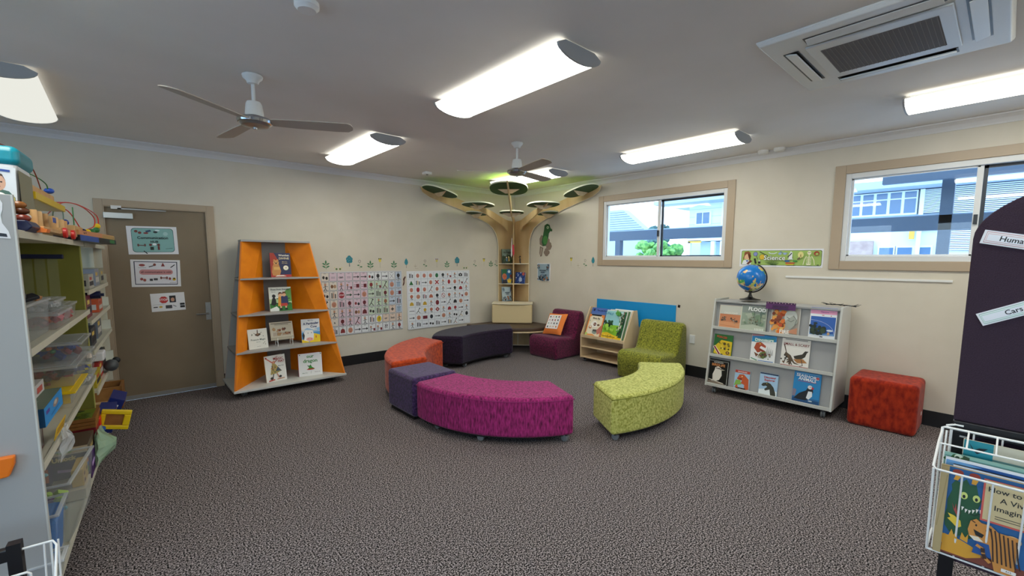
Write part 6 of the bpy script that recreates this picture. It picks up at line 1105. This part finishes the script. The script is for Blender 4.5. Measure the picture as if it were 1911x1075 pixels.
mon += [('l', [(.72+.045*i, .44-.01*i), (.75+.045*i, .32-.02*i), (.78+.045*i, .1)], .012, '#3a2010') for i in range(7)]+[('l', [(.70, .45), (.73, .40)], .01, '#3a2010'), ('l', [(.52, .47), (.55, .46)], .01, '#3a2010'), ('l', [(.6, .22), (.66, .2), (.68, .12), (.74, .08)], .03, '#cf8a3c'), ('l', [(.66, .2), (.665, .17)], .032, '#3a2010'), ('l', [(.675, .14), (.69, .11)], .032, '#3a2010'), ('t', 'A12', .66, .047, .025, '#222222', .1)]
def remap(sh, i):
    f = (lambda x: x*.62) if i < NMON else ((lambda x: .335+(x-.5)*1.33) if i < NPAN else (lambda x: .31+(x-.565)*.86))
    g_ = lambda x: .07+.93*f(x)
    k = sh[0]
    if k == 'r': return ('r', g_(sh[1]) if sh[1] > 0 or i > 3 else .07, sh[2], min(1, g_(sh[3])) if i > 1 else 1, sh[4], sh[5])
    if k == 'e': return ('e', g_(sh[1]), sh[2], sh[3]*.72, sh[4], sh[5])
    if k == 'p': return ('p', [(min(1, g_(x)), y) for x, y in sh[1]], sh[2])
    if k == 'l': return ('l', [(min(1, g_(x)), y) for x, y in sh[1]], sh[2], sh[3])
    return sh
NMON = next(i for i, s in enumerate(mon) if s[-1] == '#c9564a'); NPAN = next(i for i, s in enumerate(mon) if s[-1] == '#d0b080')
mon = [remap(s, i) for i, s in enumerate(mon)]
mon = [(('t', s[1], {'How to Handle': .70, 'A Vivid': .66, 'Imagination': .69}.get(s[1], .5), s[3], .078, s[5], {'How to Handle': .58, 'A Vivid': .4, 'Imagination': .52}.get(s[1], .1), .012) if s[0] == 't' and s[1] != 'A12' else s) for s in mon]
mon = [s for s in mon if not (s[0] == 't' and s[1] == 'A12')]
mon += [('r', 0, 0, .072, 1, '#b09a6c'), ('l', [(.01, .3), (.06, .9)], .01, '#a08a5c'), ('r', .60, .03, .72, .065, '#ece6dc'), ('t', 'A12', .66, .047, .025, '#222222', .1)]
rackbook('picture book with a green toothy monster and a tiger, front of the rack', -.006, -.222, .553, .252, .285, .012, '#b09a6a', mon, lean=7, spine='#b8a070')
rackbook('dark blue picture book just behind the monster one in the rack', .0, -.17, .557, .42, .295, .008, '#e4e6ea', [('r', .0, .0, 1, .975, '#0f4f94'), ('p', [(0, .9), (.2, .96), (.1, .975), (0, .975)], '#6aa0d0')], lean=5)
rackbook('black covered book with white page edge behind the monster one', .02, -.195, .555, .4, .285, .006, '#16161a', [('l', [(0, .985), (1, .985)], .02, '#e8e8ec')], lean=6)
rackbook('pale green leafy picture book in the middle of the rack', -.005, -.145, .557, .42, .305, .006, '#8fb8a8', [('r', 0, 0, 1, .97, '#6a9c92')]+scatter(61, 14, .0, .9, .12, .98, ['#24401c', '#2c5a24', '#d8e0c8'], .01, .03, 2), lean=4)
rackbook('cream picture book with a teal corner and black title, back of the rack', .035, -.09, .60, .40, .305, .006, '#cfc8b2', [('r', 0, .8, .17, 1, '#1c8a98'), ('p', [(.03, .97), (.06, .9), (.09, .93), (.14, .94), (.10, .88), (.08, .86), (.05, .9)], '#10242a'), ('t', 'The Three', .5, .92, .07, '#20201c', .5, .02), ('r', .17, .8, 1, .84, '#7aa8a4')], lean=3)
def label_card(label, pts, txt, edge, inner):
    # flat card on the felt board; pts = lower left corner, angle, size in board coordinates
    x, z, a, w_, h = pts; g = G(); g.M = Matrix.Translation((x, -.001, z)) @ Matrix.Rotation(-a, 4, 'Y')
    g.mat('paper').box(0, w_, -.002, 0, 0, h); art(g, [('r', .03, .1, .97, .9, edge), ('r', .035, .14, .965, .86, '#efeff0'), ('r', .045, .22, .955, .78, inner), ('r', .05, .26, .95, .74, '#eeeef2'), ('t', txt, .42, .5, .5, '#191919', .6, .015)], w_, h, -.002, 0, 0); g.M = None
    return g.build('name_card', loc=(-3.25, -5.985, 0), rot=(0, 0, -PI/2), label=label, cat='name card')
label_card('pink bordered card lettered Human body taped at the top of the purple board', (.016, 1.571, R(-13), .24, .046), 'Human body', '#d08a8a', '#e0b0b0')
label_card('green bordered card lettered Cars tilted on the purple board', (.046, 1.289, R(27), .20, .044), 'Cars', '#8abfa0', '#b0d8c0')
# ================================================================ bottom left: second wire rack
t = thing('wire_rack', 'white wire rack corner with black bar at the bottom left', 'wire rack', SL(-.38, -.045, .055), TH-R(0))
G().mat('black_metal').box(-.6, -.055, .03, .06, .40, .445).build('bar', t, bevel=.004); G().mat('black_metal').box(-.09, -.055, .025, .062, .1, .46).build('upright', t)
def rl(pts, r=.003): return G().mat('white_wire').tube(pts, r, 8).build('rack_wire', t, smooth=True)
rl([(-.6, -.06, .39), (-.03, -.06, .39), (-.022, -.06, .382), (-.022, -.06, .12)], .004)
rl([(-.055, .04, .43), (.02, .04, .43), (.032, .02, .42), (.045, -.14, .34)], .004); rl([(-.02, -.06, .33), (.045, -.06, .34)], .003)
for x in (-.002, .016, .034): rl([(x, .04, .43), (x, .0, .12)], .003)
for x in (-.12, -.05): rl([(x, -.06, .39), (x, -.06, .1)], .003)
rl([(-.6, -.05, .12), (.05, -.05, .12)], .003)
